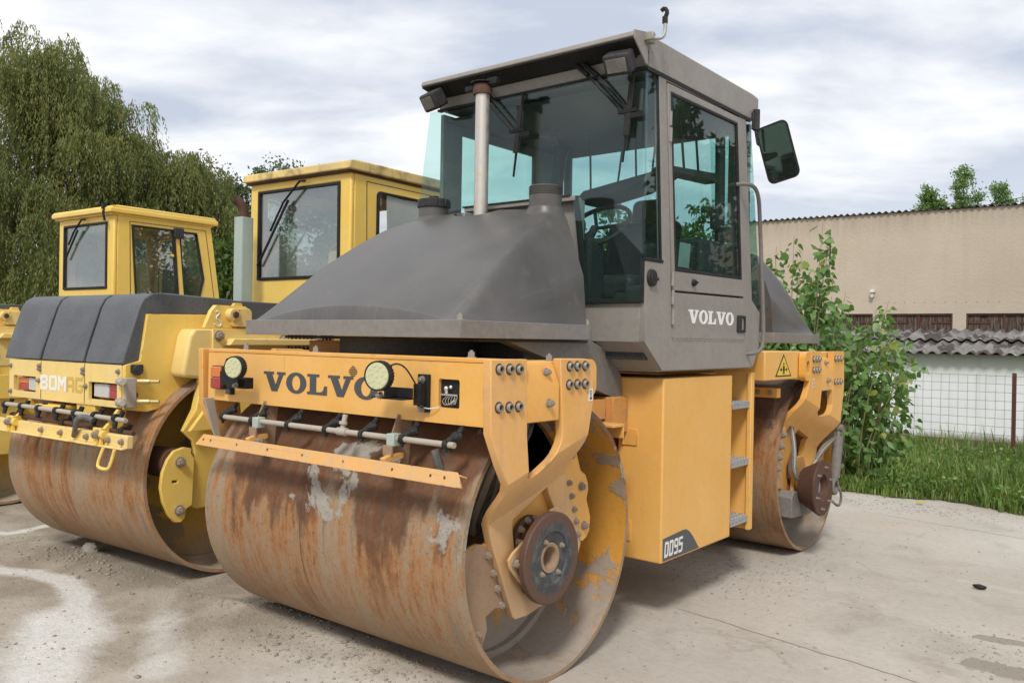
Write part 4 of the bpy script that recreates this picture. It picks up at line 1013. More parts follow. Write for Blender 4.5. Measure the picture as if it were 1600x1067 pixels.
# side corner pane
bm = BM(); add_prism(bm, [(.636, 1.806), (.785, 1.806), (.722, 2.692), (.625, 2.692)], [], 'x', .868, .873); part('corner_glass', bm, 'green_glass', roller, 0)
bm = BM(); add_prism(bm, [(.785, 1.806), (.798, 1.806), (.735, 2.692), (.722, 2.692)], [], 'x', .864, .877); add_box(bm, (.862, .630, 1.792), (.884, .80, 1.806)); part('pane_frame', bm, 'black_rubber', roller, .002)
bm = BM(); add_prism(bm, [(1.748, 2.69), (1.830, 2.69), (2.010, 1.635), (1.985, 1.605), (1.885, 1.668)], [], 'x', .866, .871); part('quarter_glass', bm, 'green_glass', roller, 0)
bm = BM(); add_prism(bm, [(1.868, 1.668), (1.985, 1.594), (2.014, 1.634), (2.006, 1.640), (1.982, 1.612), (1.882, 1.676), (1.757, 2.69), (1.744, 2.69)], [], 'x', .862, .874); part('pane_frame', bm, 'black_rubber', roller, .002)
bm = BM(); quadplate(bm, [(.868, 1.835, 2.69), (.868, 2.008, 1.64), (.60, 1.93, 1.90), (.60, 1.86, 2.69)], .004); part('quarter_glass', bm, 'green_glass', roller, 0)
# other side and back of the cab
bm = BM()
add_prism(bm, [(.67, 1.90), (.83, 1.90), (.83, 2.69), (.67, 2.69)], [], 'x', -.50, -.475); add_prism(bm, [(1.53, 1.90), (1.86, 1.90), (1.86, 2.69), (1.53, 2.69)], [], 'x', -.50, -.475)
add_prism(bm, [(.83, 2.60), (1.53, 2.60), (1.53, 2.69), (.83, 2.69)], [], 'x', -.50, -.475)
add_box(bm, (-.475, 1.86, 2.0), (-.42, 1.885, 2.69)); add_box(bm, (.72, 1.86, 2.0), (.8515, 1.885, 2.69)); add_box(bm, (-.42, 1.86, 2.64), (.72, 1.885, 2.69))
part('cab_pillars', bm, 'dark_grey', roller, .004)
bm = BM(); add_box(bm, (-.42, 1.870, 2.0), (.72, 1.872, 2.64)); part('rear_glass', bm, 'green_glass', roller, 0)
bm = BM(); add_prism(bm, [(.83, 1.90), (1.53, 1.90), (1.53, 2.60), (.83, 2.60)], [], 'x', -.487, -.485); part('side_glass', bm, 'green_glass', roller, 0)
# interior
bm = BM(); add_box(bm, (-.56, .70, 1.32), (.84, 1.85, 1.36)); part('cab_floor', bm, 'interior', roller, .004)
def blob_box(bm, lo, hi, tilt=0, cen=None):
    vs = add_box(bm, lo, hi)
    if tilt: bmesh.ops.rotate(bm, verts=vs, cent=cen or lo, matrix=Matrix.Rotation(tilt, 3, 'X'))
bm = BM(); blob_box(bm, (.12, .95, 1.62), (.62, 1.42, 1.76)); blob_box(bm, (.14, 1.38, 1.72), (.60, 1.50, 2.12), R_(-10), (.3, 1.4, 1.72)); blob_box(bm, (.24, 1.46, 2.10), (.50, 1.55, 2.28), R_(-10), (.3, 1.4, 1.72)); add_cyl(bm, (.37, 1.2, 1.36), (.37, 1.2, 1.62), .12, seg=16)
part('driver_seat', bm, 'black_plastic', roller, .05, seg=4)
bm = BM(); blob_box(bm, (-.45, 1.0, 1.62), (-.08, 1.45, 1.75)); blob_box(bm, (-.42, 1.42, 1.72), (-.08, 1.53, 2.20), R_(-8), (-.3, 1.4, 1.72)); part('passenger_seat', bm, 'black_plastic', roller, .05, seg=4)
bm = BM(); blob_box(bm, (.64, 1.0, 1.36), (.80, 1.45, 1.92)); blob_box(bm, (.05, .80, 1.36), (.45, .95, 1.95)); blob_box(bm, (.50, .95, 1.36), (.78, 1.3, 1.70)); blob_box(bm, (.60, 1.30, 1.55), (.84, 1.80, 1.97)); cs = part('console', bm, 'interior', roller, .025, seg=3)
bm = BM(); add_prism(bm, [(1.10, 1.80), (1.22, 1.80), (1.24, 1.93), (1.12, 1.93)], [], 'x', .801, .803); part('notice', bm, 'sage_steel', cs, 0)
bm = BM(); add_tube(bm, [(.35, .90, 1.9), (.35, 1.0, 2.02)], .022, 10, smooth=0)
V = [(.35+.19*math.cos(a), 1.02+.19*math.sin(a)*.75, 2.03+.19*math.sin(a)*.66) for a in np.linspace(0, 2*PI, 33)[:-1]]
V.append(V[0]); add_tube(bm, V, .013, 8, smooth=0)
for a in (0, 2.1, 4.2): add_tube(bm, [(.35, 1.02, 2.02), (.35+.19*math.cos(a), 1.02+.19*math.sin(a)*.75, 2.03+.19*math.sin(a)*.66)], .010, 6, smooth=0)
part('steering_wheel', bm, 'black_plastic', roller, 0)
bm = BM(); add_tube(bm, [(-.07, 1.15, 1.5), (-.06, 1.16, 2.0), (-.04, 1.18, 2.36), (-.02, 1.18, 2.50)], .042, 12, smooth=2); add_cyl(bm, (-.13, 1.14, 2.635), (-.03, 1.14, 2.605), .030, seg=14); add_cyl(bm, (-.03, 1.18, 2.49), (-.01, 1.18, 2.54), .05, seg=14); add_tube(bm, [(-.02, 1.18, 2.52), (-.05, 1.15, 2.61)], .03, 8, smooth=0)
part('control_column', bm, 'black_plastic', roller, .004)
bm = BM(); add_prism(bm, [(.03, 2.22), (.10, 2.28), (.55, 2.345), (.60, 2.36), (.57, 2.335), (.42, 2.27), (.20, 2.23)], [], 'y', 1.25, 1.50)
for x_, y_ in ((.12, 1.3), (.30, 1.3), (.34, 1.45), (.46, 1.4)): add_tube(bm, [(x_, y_, 2.28), (x_+random.uniform(-.02, .12), y_, 2.65)], .007, 6, smooth=0)
part('overhead_rack', bm, 'interior', roller, .006)
bm = BM(); add_prism(bm, [(1.0, 2.28), (1.60, 2.31), (1.60, 2.36), (1.0, 2.31)], [], 'x', .70, .80)
for y_ in (1.05, 1.25, 1.42): add_tube(bm, [(.75, y_, 2.33), (.75, y_-.06, 2.65)], .008, 6, smooth=0)
part('overhead_rack', bm, 'interior', roller, .004)
bm = BM(); add_tube(bm, [(.80, 1.60, 1.5), (.80, 1.58, 2.62)], .03, 8, smooth=0); blob_box(bm, (.78, 1.50, 2.04), (.83, 1.58, 2.16)); blob_box(bm, (.76, 1.56, 1.84), (.84, 1.62, 1.96)); part('seat_belt_post', bm, 'black_plastic', roller, .01)
# wipers: two arms and a blade each
def wiper(ax, dx):
    bm = BM(); 
    for o_ in (0, .055):
        add_tube(bm, [(ax+o_, .590, 2.785-o_*.2), (ax+o_+.10, .578, 2.70-o_*.2)], .013, 8, smooth=0); add_tube(bm, [(ax+o_+.09, .58, 2.71-o_*.2), (ax+o_*.75+dx, .585, 2.500-o_*.1)], .0065, 6, smooth=0)
    add_box(bm, (ax+dx-.012, .575, 2.485), (ax+dx+.085, .592, 2.503)); add_box(bm, (ax+dx+.06, .572, 2.455), (ax+dx+.125, .59, 2.480))
    wp = part('wiper', bm, 'black_steel', roller, .001)
    bm = BM(); cx = ax+dx+.035
    quadplate(bm, [(cx+.022, .592, 2.69), (cx+.032, .592, 2.69), (cx-.028, .592, 2.26), (cx-.032, .592, 2.26)], .014); quadplate(bm, [(cx+.010, .578, 2.62), (cx+.035, .578, 2.62), (cx+.012, .578, 2.38), (cx-.020, .578, 2.38)], .01)
    part('wiper_blade', bm, 'black_rubber', wp, 0)
wiper(.475, .285); wiper(-.20, .295)
# roof work lamps
def worklamp(cx, cy, cz, yaw):
    mt = Matrix.Translation((cx, cy, cz)) @ Matrix.Rotation(yaw, 4, 'Z') @ Matrix.Rotation(R_(32), 4, 'X')
    bm = BM(); add_box(bm, (-.066, -.045, -.050), (.066, .045, .048)); bm.transform(mt); l = part('work_lamp', bm, 'black_plastic', roller, .014, seg=3)
    bm = BM(); add_box(bm, (-.050, -.048, -.034), (.050, -.0445, .030)); bm.transform(mt); part('lens', bm, 'dull_lens', l, .003)
    bm = BM(); add_tube(bm, [mt @ Vector((.03, .04, 0)), mt @ Vector((.07, .06, .0)), mt @ Vector((.08, .05, .05))], .007, 6); part('lamp_stalk', bm, 'black_steel', l, 0)
worklamp(.800, .500, 2.700, R_(8)); worklamp(-.395, .50, 2.720, R_(-14))
# beacon socket on the roof corner
bm = BM(); add_box(bm, (.893, .57, 2.792), (.925, .612, 2.842)); add_box(bm, (.889, .56, 2.80), (.94, .575, 2.835)); b1 = part('beacon_mount', bm, 'zinc', roller, .003)
bm = BM(); add_tube(bm, [(.925, .60, 2.815), (.960, .62, 2.815), (.965, .63, 2.86), (.962, .63, 2.89)], .009, 10, smooth=2); part('bent_tube', bm, 'galvanised', b1, 0)
bm = BM(); add_cyl(bm, (.962, .63, 2.885), (.962, .63, 2.915), .013, seg=12); add_tube(bm, [(.962, .63, 2.91), (.975, .63, 2.935), (.962, .625, 2.955), (.945, .625, 2.945)], .010, 8, smooth=1); part('hose_end', bm, 'black_rubber', b1, 0)
# mirror
bm = BM(); add_tube(bm, [(.886, 1.83, 2.72), (.905, 1.84, 2.60), (.93, 1.80, 2.54), (1.0, 1.70, 2.535), (1.09, 1.60, 2.53), (1.13, 1.55, 2.53)], .010, 8, smooth=2); add_cyl(bm, (.90, 1.84, 2.64), (.90, 1.84, 2.76), .020, seg=14); add_box(bm, (.886, 1.80, 2.64), (.900, 1.85, 2.74)); ma = part('mirror_arm', bm, 'black_plastic', roller, .003)
mt = Matrix.Translation((1.16, 1.52, 2.425)) @ Matrix.Rotation(R_(-9), 4, 'Z') @ Matrix.Rotation(R_(-10), 4, 'Y') @ Matrix.Rotation(R_(13), 4, 'X')
bm = BM(); add_prism(bm, rrect(-.095, .095, -.155, .155, .038, 6), [], 'y', -.006, .028)
for v in bm.verts:
    if v.co.y > 0: v.co.x *= .82; v.co.z *= .88
bm.transform(mt); mi = part('mirror_housing', bm, 'black_plastic', ma, .006, seg=3)
bm = BM(); add_prism(bm, rrect(-.083, .083, -.143, .143, .030, 6), [], 'y', -.0085, -.0062); bm.transform(mt); part('mirror_glass', bm, 'mirror_face', ma, 0)
# handrails
bm = BM(); add_tube(bm, [(.876, 1.635, 2.300), (.945, 1.66, 2.302), (.958, 1.75, 2.27), (.958, 1.78, 2.1), (.958, 1.86, 1.50), (.958, 1.85, 1.385), (.935, 1.82, 1.352), (.876, 1.81, 1.347)], .0115, 10, smooth=3); part('handrail', bm, 'dark_grey', roller, 0)
bm = BM(); add_tube(bm, [(-.49, .82, 2.56), (-.57, .84, 2.56), (-.60, .87, 2.48), (-.60, .90, 1.9), (-.58, .92, 1.5), (-.49, .92, 1.45)], .0125, 10, smooth=2); part('handrail', bm, 'dark_grey', roller, 0)
# round plug
bm = BM(); add_cyl(bm, (.880, .688, 1.712), (.894, .688, 1.712), .043, .040, seg=28); add_cyl(bm, (.894, .688, 1.712), (.898, .688, 1.712), .030, seg=20); add_cyl(bm, (.896, .71, 1.708), (.908, .716, 1.708), .008, seg=10); part('washer_plug', bm, 'black_plastic', roller, .002)

# ================================================================== OLD YELLOW ROLLERS
def yellow_roller(loc, rot, label, variant):
    T = thing('road_roller', label, 'road roller', loc, rot, 'old yellow road rollers parked beside the orange one', local=True)
    Rr = .595
    drum(T, 0, 'drum_skin_old', 'drum_inside_yellow', -1.54, 0, Rr, .30)
    # front cross panel with two lamp openings
    bm = BM(); add_prism(bm, rrect(-1.425, -.135, .996, 1.231, .010), [rrect(-1.367, -1.086, 1.034, 1.130, .006), rrect(-.475, -.180, 1.030, 1.128, .006)], 'y', -.648, -.628)
    pn = part('front_panel', bm, 'pale_yellow', T, .004)
    bm = BM(); add_box(bm, (-1.42, -.56, 1.0), (-.16, -.54, 1.225)); add_box(bm, (-1.425, -.628, 1.20), (-.135, -.54, 1.2305)); add_box(bm, (-1.425, -.628, .996), (-.135, -.54, 1.015)); part('panel_back', bm, 'orange_dirty', T, 0)
    for x in (-1.021, -.519):
        bm = BM(); add_box(bm, (x-.0025, -.6492, 1.0), (x+.0025, -.6478, 1.2305)); part('panel_seam', bm, 'black_hole', pn, 0)
    bolts([(x, -.648, z) for x, z in ((-1.40, 1.19), (-1.40, 1.03), (-1.045, 1.11), (-.50, 1.10), (-.165, 1.195), (-.16, 1.02), (-1.035, 1.20), (-1.035, 1.18), (-.53, 1.195), (-.53, 1.175))], B_HEX, pn, 'y-', .75)
    if variant == 'near':
        bm = BM(); block_word(bm, 'BOM', .300, .088, lambda u, v, w: (-1.024+u, -.6485-w, 1.058+v), .14, .001); part('lettering', bm, 'white_letter', pn, 0, smooth=0)
        bm = BM(); block_word(bm, 'AG', .185, .088, lambda u, v, w: (-.720+u, -.6485-w, 1.058+v), .14, .001); part('lettering', bm, 'gold_letter', pn, 0, smooth=0)
    for xa, xb, xc in ((-1.355, -1.225, -1.095), (-.195, -.300, -.462)):
        ra, rb = sorted((xa, xb)); ca, cb = sorted((xb, xc))
        bm = BM(); add_box(bm, (min(ra, ca)-.004, -.60, 1.036), (max(rb, cb)+.004, -.585, 1.124)); lm = part('head_lamp', bm, 'black_plastic', T, .002)
        bm = BM(); add_box(bm, (ca+.004, -.628, 1.040), (cb-.002, -.60, 1.120)); part('lens', bm, 'clear_lens', lm, .008)
        bm = BM(); add_box(bm, (ra+.002, -.626, 1.082), (rb-.002, -.60, 1.120)); part('lens', bm, 'amber_lens' if xa < -1 else 'red_lens', lm, .004)
        bm = BM(); add_box(bm, (ra+.002, -.626, 1.040), (rb-.002, -.60, 1.081)); part('lens', bm, 'red_lens', lm, .004)
    # black water tank in three bays
    prof = [(-.655, 1.236), (-.640, 1.30), (-.560, 1.555), (-.535, 1.60), (-.49, 1.628), (-.40, 1.637), (.92, 1.632), (.92, 1.52), (.90, 1.50), (-.515, 1.236)]
    for i, (xa, xb) in enumerate(((-1.475, -1.035), (-1.005, -.535), (-.505, -.118))):
        pr = prof if i < 2 else [(-.655, 1.236), (-.640, 1.30), (-.560, 1.555), (-.535, 1.60), (-.49, 1.628), (-.40, 1.637), (.05, 1.620), (.05, 1.60), (-.05, 1.525), (-.52, 1.515), (-.556, 1.258), (-.62, 1.236)]
        bm = BM(); add_prism(bm, pr, [], 'x', xa, xb)
        if i == 2:
            pass
        part('water_tank', bm, 'tank_plastic', T, .022, seg=4)
    bm = BM(); add_box(bm, (-1.45, -.50, 1.24), (-.20, .05, 1.60)); add_box(bm, (-1.45, -.50, 1.236), (-.20, 1.0, 1.50)); part('tank_support', bm, 'interior', T, .01)
    # side sheet
    bm = BM(); P = [(-.648, 1.231), (-.560, 1.255), (-.522, 1.514), (-.16, 1.522), (-.02, 1.522), (.05, 1.60), (.10, 1.60), (.16, 1.44), (.3, 1.44), (.3, 1.20), (-.15, 1.14), (-.22, 1.115), (-.30, 1.065), (-.38, 1.02), (-.45, .985), (-.52, .972), (-.648, .99)]
    add_prism(bm, P, [], 'x', -.13, -.10); part('side_panel', bm, 'yellow_paint', T, .004)
    # pivot housing and its hinge cover
    bm = BM(); add_prism(bm, [(-.345, 1.395), (-.32, 1.435), (.62, 1.445), (.62, 1.15), (-.20, 1.145), (-.375, 1.165), (-.385, 1.20)], [], 'x', -.10, .03); hsg = part('pivot_housing', bm, 'pale_yellow', T, .018, seg=3)
    bm = BM(); add_prism(bm, [(-.205, 1.438), (.64, 1.440), (.64, 1.13), (-.20, 1.125)], [], 'x', .03, .042); pl = part('housing_plate', bm, 'pale_yellow', T, .004)
    bolts([(.042, y, z) for y, z in ((-.165, 1.40), (-.18, 1.29), (-.18, 1.17), (.30, 1.38), (.58, 1.39))], B_HEX, pl, sc=1.5)
    bm = BM(); add_prism(bm, [(-.24, 1.442), (-.195, 1.545), (-.165, 1.578), (.04, 1.578), (.08, 1.56), (.10, 1.442)], [], 'x', -.02, .012); hp = part('hinge_plate', bm, 'yellow_paint', T, .006)
    bm = BM(); add_prism(bm, rrect(-.07, .06, 1.455, 1.560, .022), [], 'x', .012, .050); add_cyl(bm, (.012, -.065, 1.525), (.06, -.065, 1.525), .036, seg=24); part('hinge_pin', bm, 'pale_yellow', hp, .004)
    bm = BM(); add_cyl(bm, (.058, -.065, 1.525), (.075, -.065, 1.525), .020, seg=6); part('nut', bm, 'rusty_steel', hp, .002)
    bm = BM(); add_tube(bm, [(.014, -.165, 1.538), (.014, -.15, 1.545), (.014, -.14, 1.53), (.014, -.155, 1.515), (.014, -.165, 1.50), (.014, -.135, 1.485), (.014, -.125, 1.462), (.014, -.15, 1.452), (.014, -.175, 1.468)], .0045, 6, smooth=2); part('painted_hook', bm, 'sticker_white', hp, 0)
    bm = BM(); add_prism(bm, [(-.10, 1.385), (.52, 1.385), (.57, 1.345), (-.13, 1.345)], [], 'x', .042, .10); part('fender_lip', bm, 'pale_yellow', T, .006)
    # cranked drum carrier
    bm = BM(); P = [(-.26, 1.16), (-.30, .98), (-.365, .86), (-.30, .80), (-.285, .74), (-.285, .44), (-.24, .40), (.20, .40), (.30, .70), (.36, 1.16)]
    add_prism(bm, P, [], 'x', -.02, .035)
    for v in bm.verts:
        if v.co.z < .5: v.co.x -= .07
        if v.co.x > 0 and .7 < v.co.z < .9: v.co.x -= .03
    part('drum_carrier', bm, 'yellow_paint', T, .006)
    bm = BM(); quadplate(bm, [(.038, -.36, .862), (.038, .30, .86), (.038, .30, 1.06), (.038, -.20, 1.05)], .03); part('carrier_rib', bm, 'yellow_paint', T, .004)
    bm = BM(); P = [(-.36, .77), (-.42, .755), (-.46, .71), (-.49, .64), (-.50, .56), (-.485, .48), (-.45, .40), (-.41, .355), (-.37, .35), (-.345, .37), (-.34, .42), (-.30, .44), (-.29, .70), (-.31, .73), (-.31, .76)]
    add_prism(bm, P, [[(-.43, .575), (-.395, .575), (-.395, .590), (-.43, .590)]], 'x', -.010, .014); ap = part('axle_plate', bm, 'yellow_paint', T, .004)
    bolts([(.014, -.385, .69), (.014, -.385, .42)], B_HEX, ap, sc=1.5)
    bm = BM(); add_cyl(bm, (-.20, -.40, .68), (-.01, -.40, .68), .085, seg=26); part('drive_motor', bm, 'rusty_steel', T, .004)
    # towing bracket with grease fittings
    bm = BM(); add_box(bm, (-.085, -.665, 1.0), (-.065, -.60, 1.165)); bk = part('valve_bracket', bm, 'dusty_pipe', T, .005)
    for z in (1.145, 1.035):
        bm = BM(); add_cyl(bm, (-.14, -.665, z), (.0, -.72, z), .017, seg=14); add_cyl(bm, (-.10, -.68, z), (-.06, -.696, z), .023, seg=8); part('pipe_stub', bm, 'dusty_pipe', bk, .002)
        bm = BM(); add_cyl(bm, (-.065, -.60, z), (-.02, -.55, z), .014, seg=8); add_cyl(bm, (-.02, -.55, z), (.02, -.52, z), .010, seg=10); part('grease_fitting', bm, 'brass', bk, .002)
    bm = BM(); add_box(bm, (-.102, -.62, 1.19), (-.085, -.55, 1.235)); add_cyl(bm, (-.098, -.585, 1.205), (-.055, -.60, 1.205), .028, seg=12); add_cyl(bm, (-.098, -.60, 1.07), (-.07, -.61, 1.07), .020, seg=10); part('socket', bm, 'black_plastic', T, .004)
    # spray pipes
    for (y, z, xa, xb) in ((-.71, .952, -1.36, .02), (-.69, .885, -1.30, .06)):
        bm = BM(); add_tube(bm, [(xa, y, z+.004), ((xa+xb)/2, y, z), (xb, y, z-.008)], .013, 10, smooth=0); sp = part('spray_pipe', bm, 'dusty_pipe' if z > .9 else 'rusty_steel', T, .001)
        for i, x in enumerate(np.linspace(xa+.03, xb-.10, 7 if z > .9 else 3)):
            bm = BM(); add_cyl(bm, (x-.014, y, z), (x+.014, y, z), .022, seg=12); add_cyl(bm, (x, y, z-.01), (x+.01, y-.012, z-.055), .015, .011, seg=10); add_cyl(bm, (x+.01, y+.02, z), (x+.02, y+.03, z+.035), .014, seg=10)
            part('spray_nozzle', bm, 'black_rubber', sp, .002)
    bm = BM(); add_tube(bm, [(-.45, -.74, .83), (-.40, -.76, .87), (-.37, -.77, .93), (-.32, -.76, .95), (-.25, -.74, .93)], .015, 8, smooth=2); part('hose_stub', bm, 'hose', T, 0)
    bm = BM(); add_box(bm, (-.98, -.70, .955), (-.70, -.60, .975)); add_box(bm, (-.62, -.64, .93), (-.42, -.60, 1.0)); part('step_plate', bm, 'yellow_paint', T, .004)
    # scraper with folding brackets and grab loops
    bm = BM(); add_box(bm, (-1.50, -.735, .800), (.075, -.70, .868)); add_box(bm, (-1.50, -.765, .796), (.075, -.735, .806)); s_ = part('scraper_bar', bm, 'pale_yellow', T, .004)
    bolts([(x, -.735, .835) for x in (-1.42, -1.15, -.82, -.6, -.32, -.1, .03)], B_HEX, s_, 'y-', .9)
    for x in (-1.16, -.17):
        bm = BM(); add_prism(bm, [(-.775, .80), (-.74, .79), (-.62, .90), (-.60, .98), (-.65, .99), (-.70, .92), (-.77, .85)], [], 'x', x-.012, x+.012); add_box(bm, (x-.05, -.76, .80), (x+.03, -.74, .895)); add_cyl(bm, (x-.03, -.745, .86), (x+.05, -.745, .86), .024, seg=14); q = part('scraper_bracket', bm, 'yellow_paint', T, .004)
        bolts([(x+.005, -.762, .86)], B_HEX, q, 'y-', 1.3)
    for x in (-1.52, -.03):
        bm = BM(); add_tube(bm, [(x-.05, -.775, .80), (x-.065, -.80, .71), (x-.03, -.805, .695), (x+.04, -.80, .695), (x+.055, -.795, .72), (x+.06, -.775, .80)], .009, 8, smooth=1); part('grab_loop', bm, 'yellow_paint', T, 0)
    # main body behind
    bm = BM(); add_box(bm, (-1.42, .93, .62), (-.06, 3.3, 1.50)); add_box(bm, (-1.36, .05, 1.17), (-.14, .93, 1.46)); add_box(bm, (-.20, .62, .75), (-.02, 1.5, 1.44)); bd = part('chassis', bm, 'yellow_paint', T, .02, seg=3)
    bm = BM(); add_prism(bm, rrect(.34, .72, 1.30, 1.435, .01), [], 'x', .0445, .047)
    part('vent_opening', bm, 'black_hole', T, 0)
    bm = BM()
    for k in range(12): add_box(bm, (.048, .35+.032*k, 1.305), (.051, .354+.032*k, 1.43))
    for k in range(6): add_box(bm, (.0513, .345, 1.315+.02*k), (.0543, .715, 1.319+.02*k))
    part('vent_grille', bm, 'pale_yellow', T, 0)
    # far drum
    drum(T, 2.75, 'drum_skin_old', 'drum_inside_yellow', -1.54, 0, Rr, .30)
    # cab
    X0, X1, Y0, Y1, ZR = -1.27, -.155, 1.05, 2.12, 2.575
    zb = 1.48
    if variant == 'far': Y0, Y1, X0, X1, ZR = .95, 2.03, -1.15, -.165, 2.485
    w = [(X0+.10, 1.83 if variant == 'near' else 1.81), (X1-.105, 1.83 if variant == 'near' else 1.81), (X1-.11, ZR-.06), (X0+.10, ZR-.06)]
    bm = BM(); add_prism(bm, [(X0, zb), (X1, zb), (X1, ZR), (X0, ZR)], [w], 'y', Y0, Y0+.035); cf = part('cab_front', bm, 'yellow_paint', T, .012)
    cen = ((w[0][0]+w[1][0])/2, (w[0][1]+w[2][1])/2)
    inn = [(p[0]+.020*(1 if p[0] < cen[0] else -1), p[1]+.020*(1 if p[1] < cen[1] else -1)) for p in w]
    bm = BM(); add_prism(bm, w, [inn], 'y', Y0-.012, Y0+.02); part('window_seal', bm, 'black_rubber', cf, .003)
    bm = BM(); add_prism(bm, w, [], 'y', Y0+.005, Y0+.010); part('windscreen', bm, 'grey_glass', cf, 0)
    # side with window(s)
    sl = .10
    outer = [(Y0+.036, zb), (Y1+sl, zb), (Y1-.06, ZR), (Y0+.036, ZR)]
    if variant == 'near': holes = [rrect(Y0+.26, Y0+.92, 1.75, ZR-.10, .045)]
    else: holes = [[(Y0+.23, 1.55), (Y0+.69, 1.55), (Y0+.615, ZR-.075), (Y0+.17, ZR-.075)], [(Y0+.75, 1.57), (Y0+.86, 1.57), (Y0+.95, 1.95), (Y0+.86, ZR-.08), (Y0+.665, ZR-.08)]]
    bm = BM(); add_prism(bm, outer, holes, 'x', X1-.035, X1); csd = part('cab_side', bm, 'yellow_paint', T, .008)
    for h in holes:
        cy, cz = sum(p[0] for p in h)/len(h), sum(p[1] for p in h)/len(h)
        inn = [(cy+(p[0]-cy)*.93, cz+(p[1]-cz)*.965) for p in h]
        bm = BM(); add_prism(bm, h, [inn], 'x', X1-.03, X1+.008); part('window_seal', bm, 'black_rubber', csd, .002)
        bm = BM(); add_prism(bm, h, [], 'x', X1-.020, X1-.016); part('window_pane', bm, 'clear_glass' if variant == 'near' else 'grey_glass', csd, 0)
    if variant == 'near':
        bm = BM(); add_prism(bm, [(Y0+.40, 1.78), (Y0+.90, 1.78), (Y0+.89, ZR-.12), (Y0+.78, ZR-.105), (Y0+.55, ZR-.125), (Y0+.37, ZR-.11)], [], 'x', X1-.012, X1-.008); part('plastic_sheet', bm, 'frosted', csd, 0)
    bm = BM(); 
    for a, b_ in (((Y0+.17, 1.5), (Y0+.15, ZR-.045)), ((Y1+.03, 1.5), (Y1-.125, ZR-.045))):
        quadplate(bm, [(X1+.0005, a[0], a[1]), (X1+.0005, a[0]+.006, a[1]), (X1+.0005, b_[0]+.006, b_[1]), (X1+.0005, b_[0], b_[1])], .001)
    add_box(bm, (X1+.0003, Y0+.15, ZR-.049), (X1+.0015, Y1-.12, ZR-.044)); part('door_gap', bm, 'black_hole', csd, 0)
    bm = BM(); add_prism(bm, outer, [], 'x', X0, X0+.03)
    bmesh.ops.delete(bm, geom=[], context='FACES')
    bm.free()
    bm = BM(); add_prism(bm, outer, [[(Y0+.15, 1.80), (Y1-.12, 1.80), (Y1-.18, ZR-.08), (Y0+.15, ZR-.08)]], 'x', X0, X0+.03); part('cab_side', bm, 'yellow_paint', T, .006)
    bm = BM(); quadplate(bm, [(X0+.03, Y0+.15, 1.80), (X0+.03, Y1-.12, 1.80), (X0+.03, Y1-.18, ZR-.08), (X0+.03, Y0+.15, ZR-.08)], .004); part('window_pane', bm, 'grey_glass', T, 0)
    bm = BM(); add_prism(bm, [(X0+.03, zb), (X1-.036, zb), (X1-.036, ZR), (X0+.03, ZR)], [rrect(X0+.12, X1-.52, 2.0, ZR-.10, .06), rrect(X1-.46, X1-.10, 2.0, ZR-.10, .06)], 'y', Y1-.085, Y1-.06); part('cab_back', bm, 'yellow_paint', T, .004)
    bm = BM(); 
    O_ = .035
    add_prism(bm, [(Y0-.055, ZR+.012), (Y0-.045, ZR+.072), (Y0+.02, ZR+.085), (Y1-.04, ZR+.088), (Y1-.015, ZR+.07), (Y1-.015, ZR+.012)], [], 'x', X0-O_, X1+O_)
    if variant == 'far': add_box(bm, (X0-O_-.005, Y0-.058, ZR+.014), (X1+O_+.005, Y1, ZR+.060))
    rf = part('cab_roof', bm, 'yellow_paint' if variant == 'far' else 'mossy_yellow', T, .010, seg=3)
    bm = BM(); add_box(bm, (X0-.015, Y0-.03, ZR-.004), (X1+.012, Y1-.05, ZR+.0115)); part('roof_gutter', bm, 'rusty_steel' if variant == 'near' else 'yellow_paint', rf, .002)
    # interior
    bm = BM(); blob_box(bm, (X0+.35, Y0+.40, 1.55), (X0+.85, Y0+.85, 1.70)); blob_box(bm, (X0+.38, Y0+.80, 1.65), (X0+.82, Y0+.92, 2.10)); part('driver_seat', bm, 'interior', T, .05, seg=4)
    bm = BM(); blob_box(bm, (X0+.60, Y0+.25, 1.60), (X0+.88, Y0+.42, 2.06)); blob_box(bm, (X0+.20, Y0+.12, 1.5), (X1-.25, Y0+.40, 1.78)); part('dashboard', bm, 'pale_yellow', T, .03, seg=3)
    bm = BM(); V = [(X0+.55+.18*math.cos(a), Y0+.30+.10*math.sin(a), 1.90+.15*math.sin(a)) for a in np.linspace(0, 2*PI, 29)]; add_tube(bm, V, .012, 6, smooth=0); part('steering_wheel', bm, 'black_plastic', T, 0)
    for x_ in (X0+.25, X1-.2):
        bm = BM(); add_tube(bm, [(x_, Y0+.6, 1.5), (x_, Y0+.6, 2.1), (x_+.05, Y0+.6, 2.16), (x_+.2, Y0+.6, 2.16)], .014, 8, smooth=1); part('grab_rail', bm, 'yellow_paint', T, 0)
    # wiper
    if variant == 'near': W_ = [(X0+.62, 2.545), (X0+.44, 2.40), (X0+.28, 2.20), (X0+.12, 1.94)]
    else: W_ = [(X0+.50, 2.46), (X0+.36, 2.35), (X0+.24, 2.24), (X0+.16, 2.10)]
    bm = BM(); add_tube(bm, [(W_[0][0]+.05, Y0-.035, W_[0][1]), (W_[0][0], Y0-.045, W_[0][1]), (W_[1][0], Y0-.045, W_[1][1]), (W_[2][0], Y0-.03, W_[2][1])], .009, 6, smooth=0); wp = part('wiper', bm, 'black_steel', T, 0)
    bm = BM(); add_tube(bm, [(W_[1][0]+.03, Y0-.022, W_[1][1]+.02), (W_[3][0], Y0-.02, W_[3][1])], .010, 6, smooth=0); part('wiper_blade', bm, 'black_rubber', wp, 0)
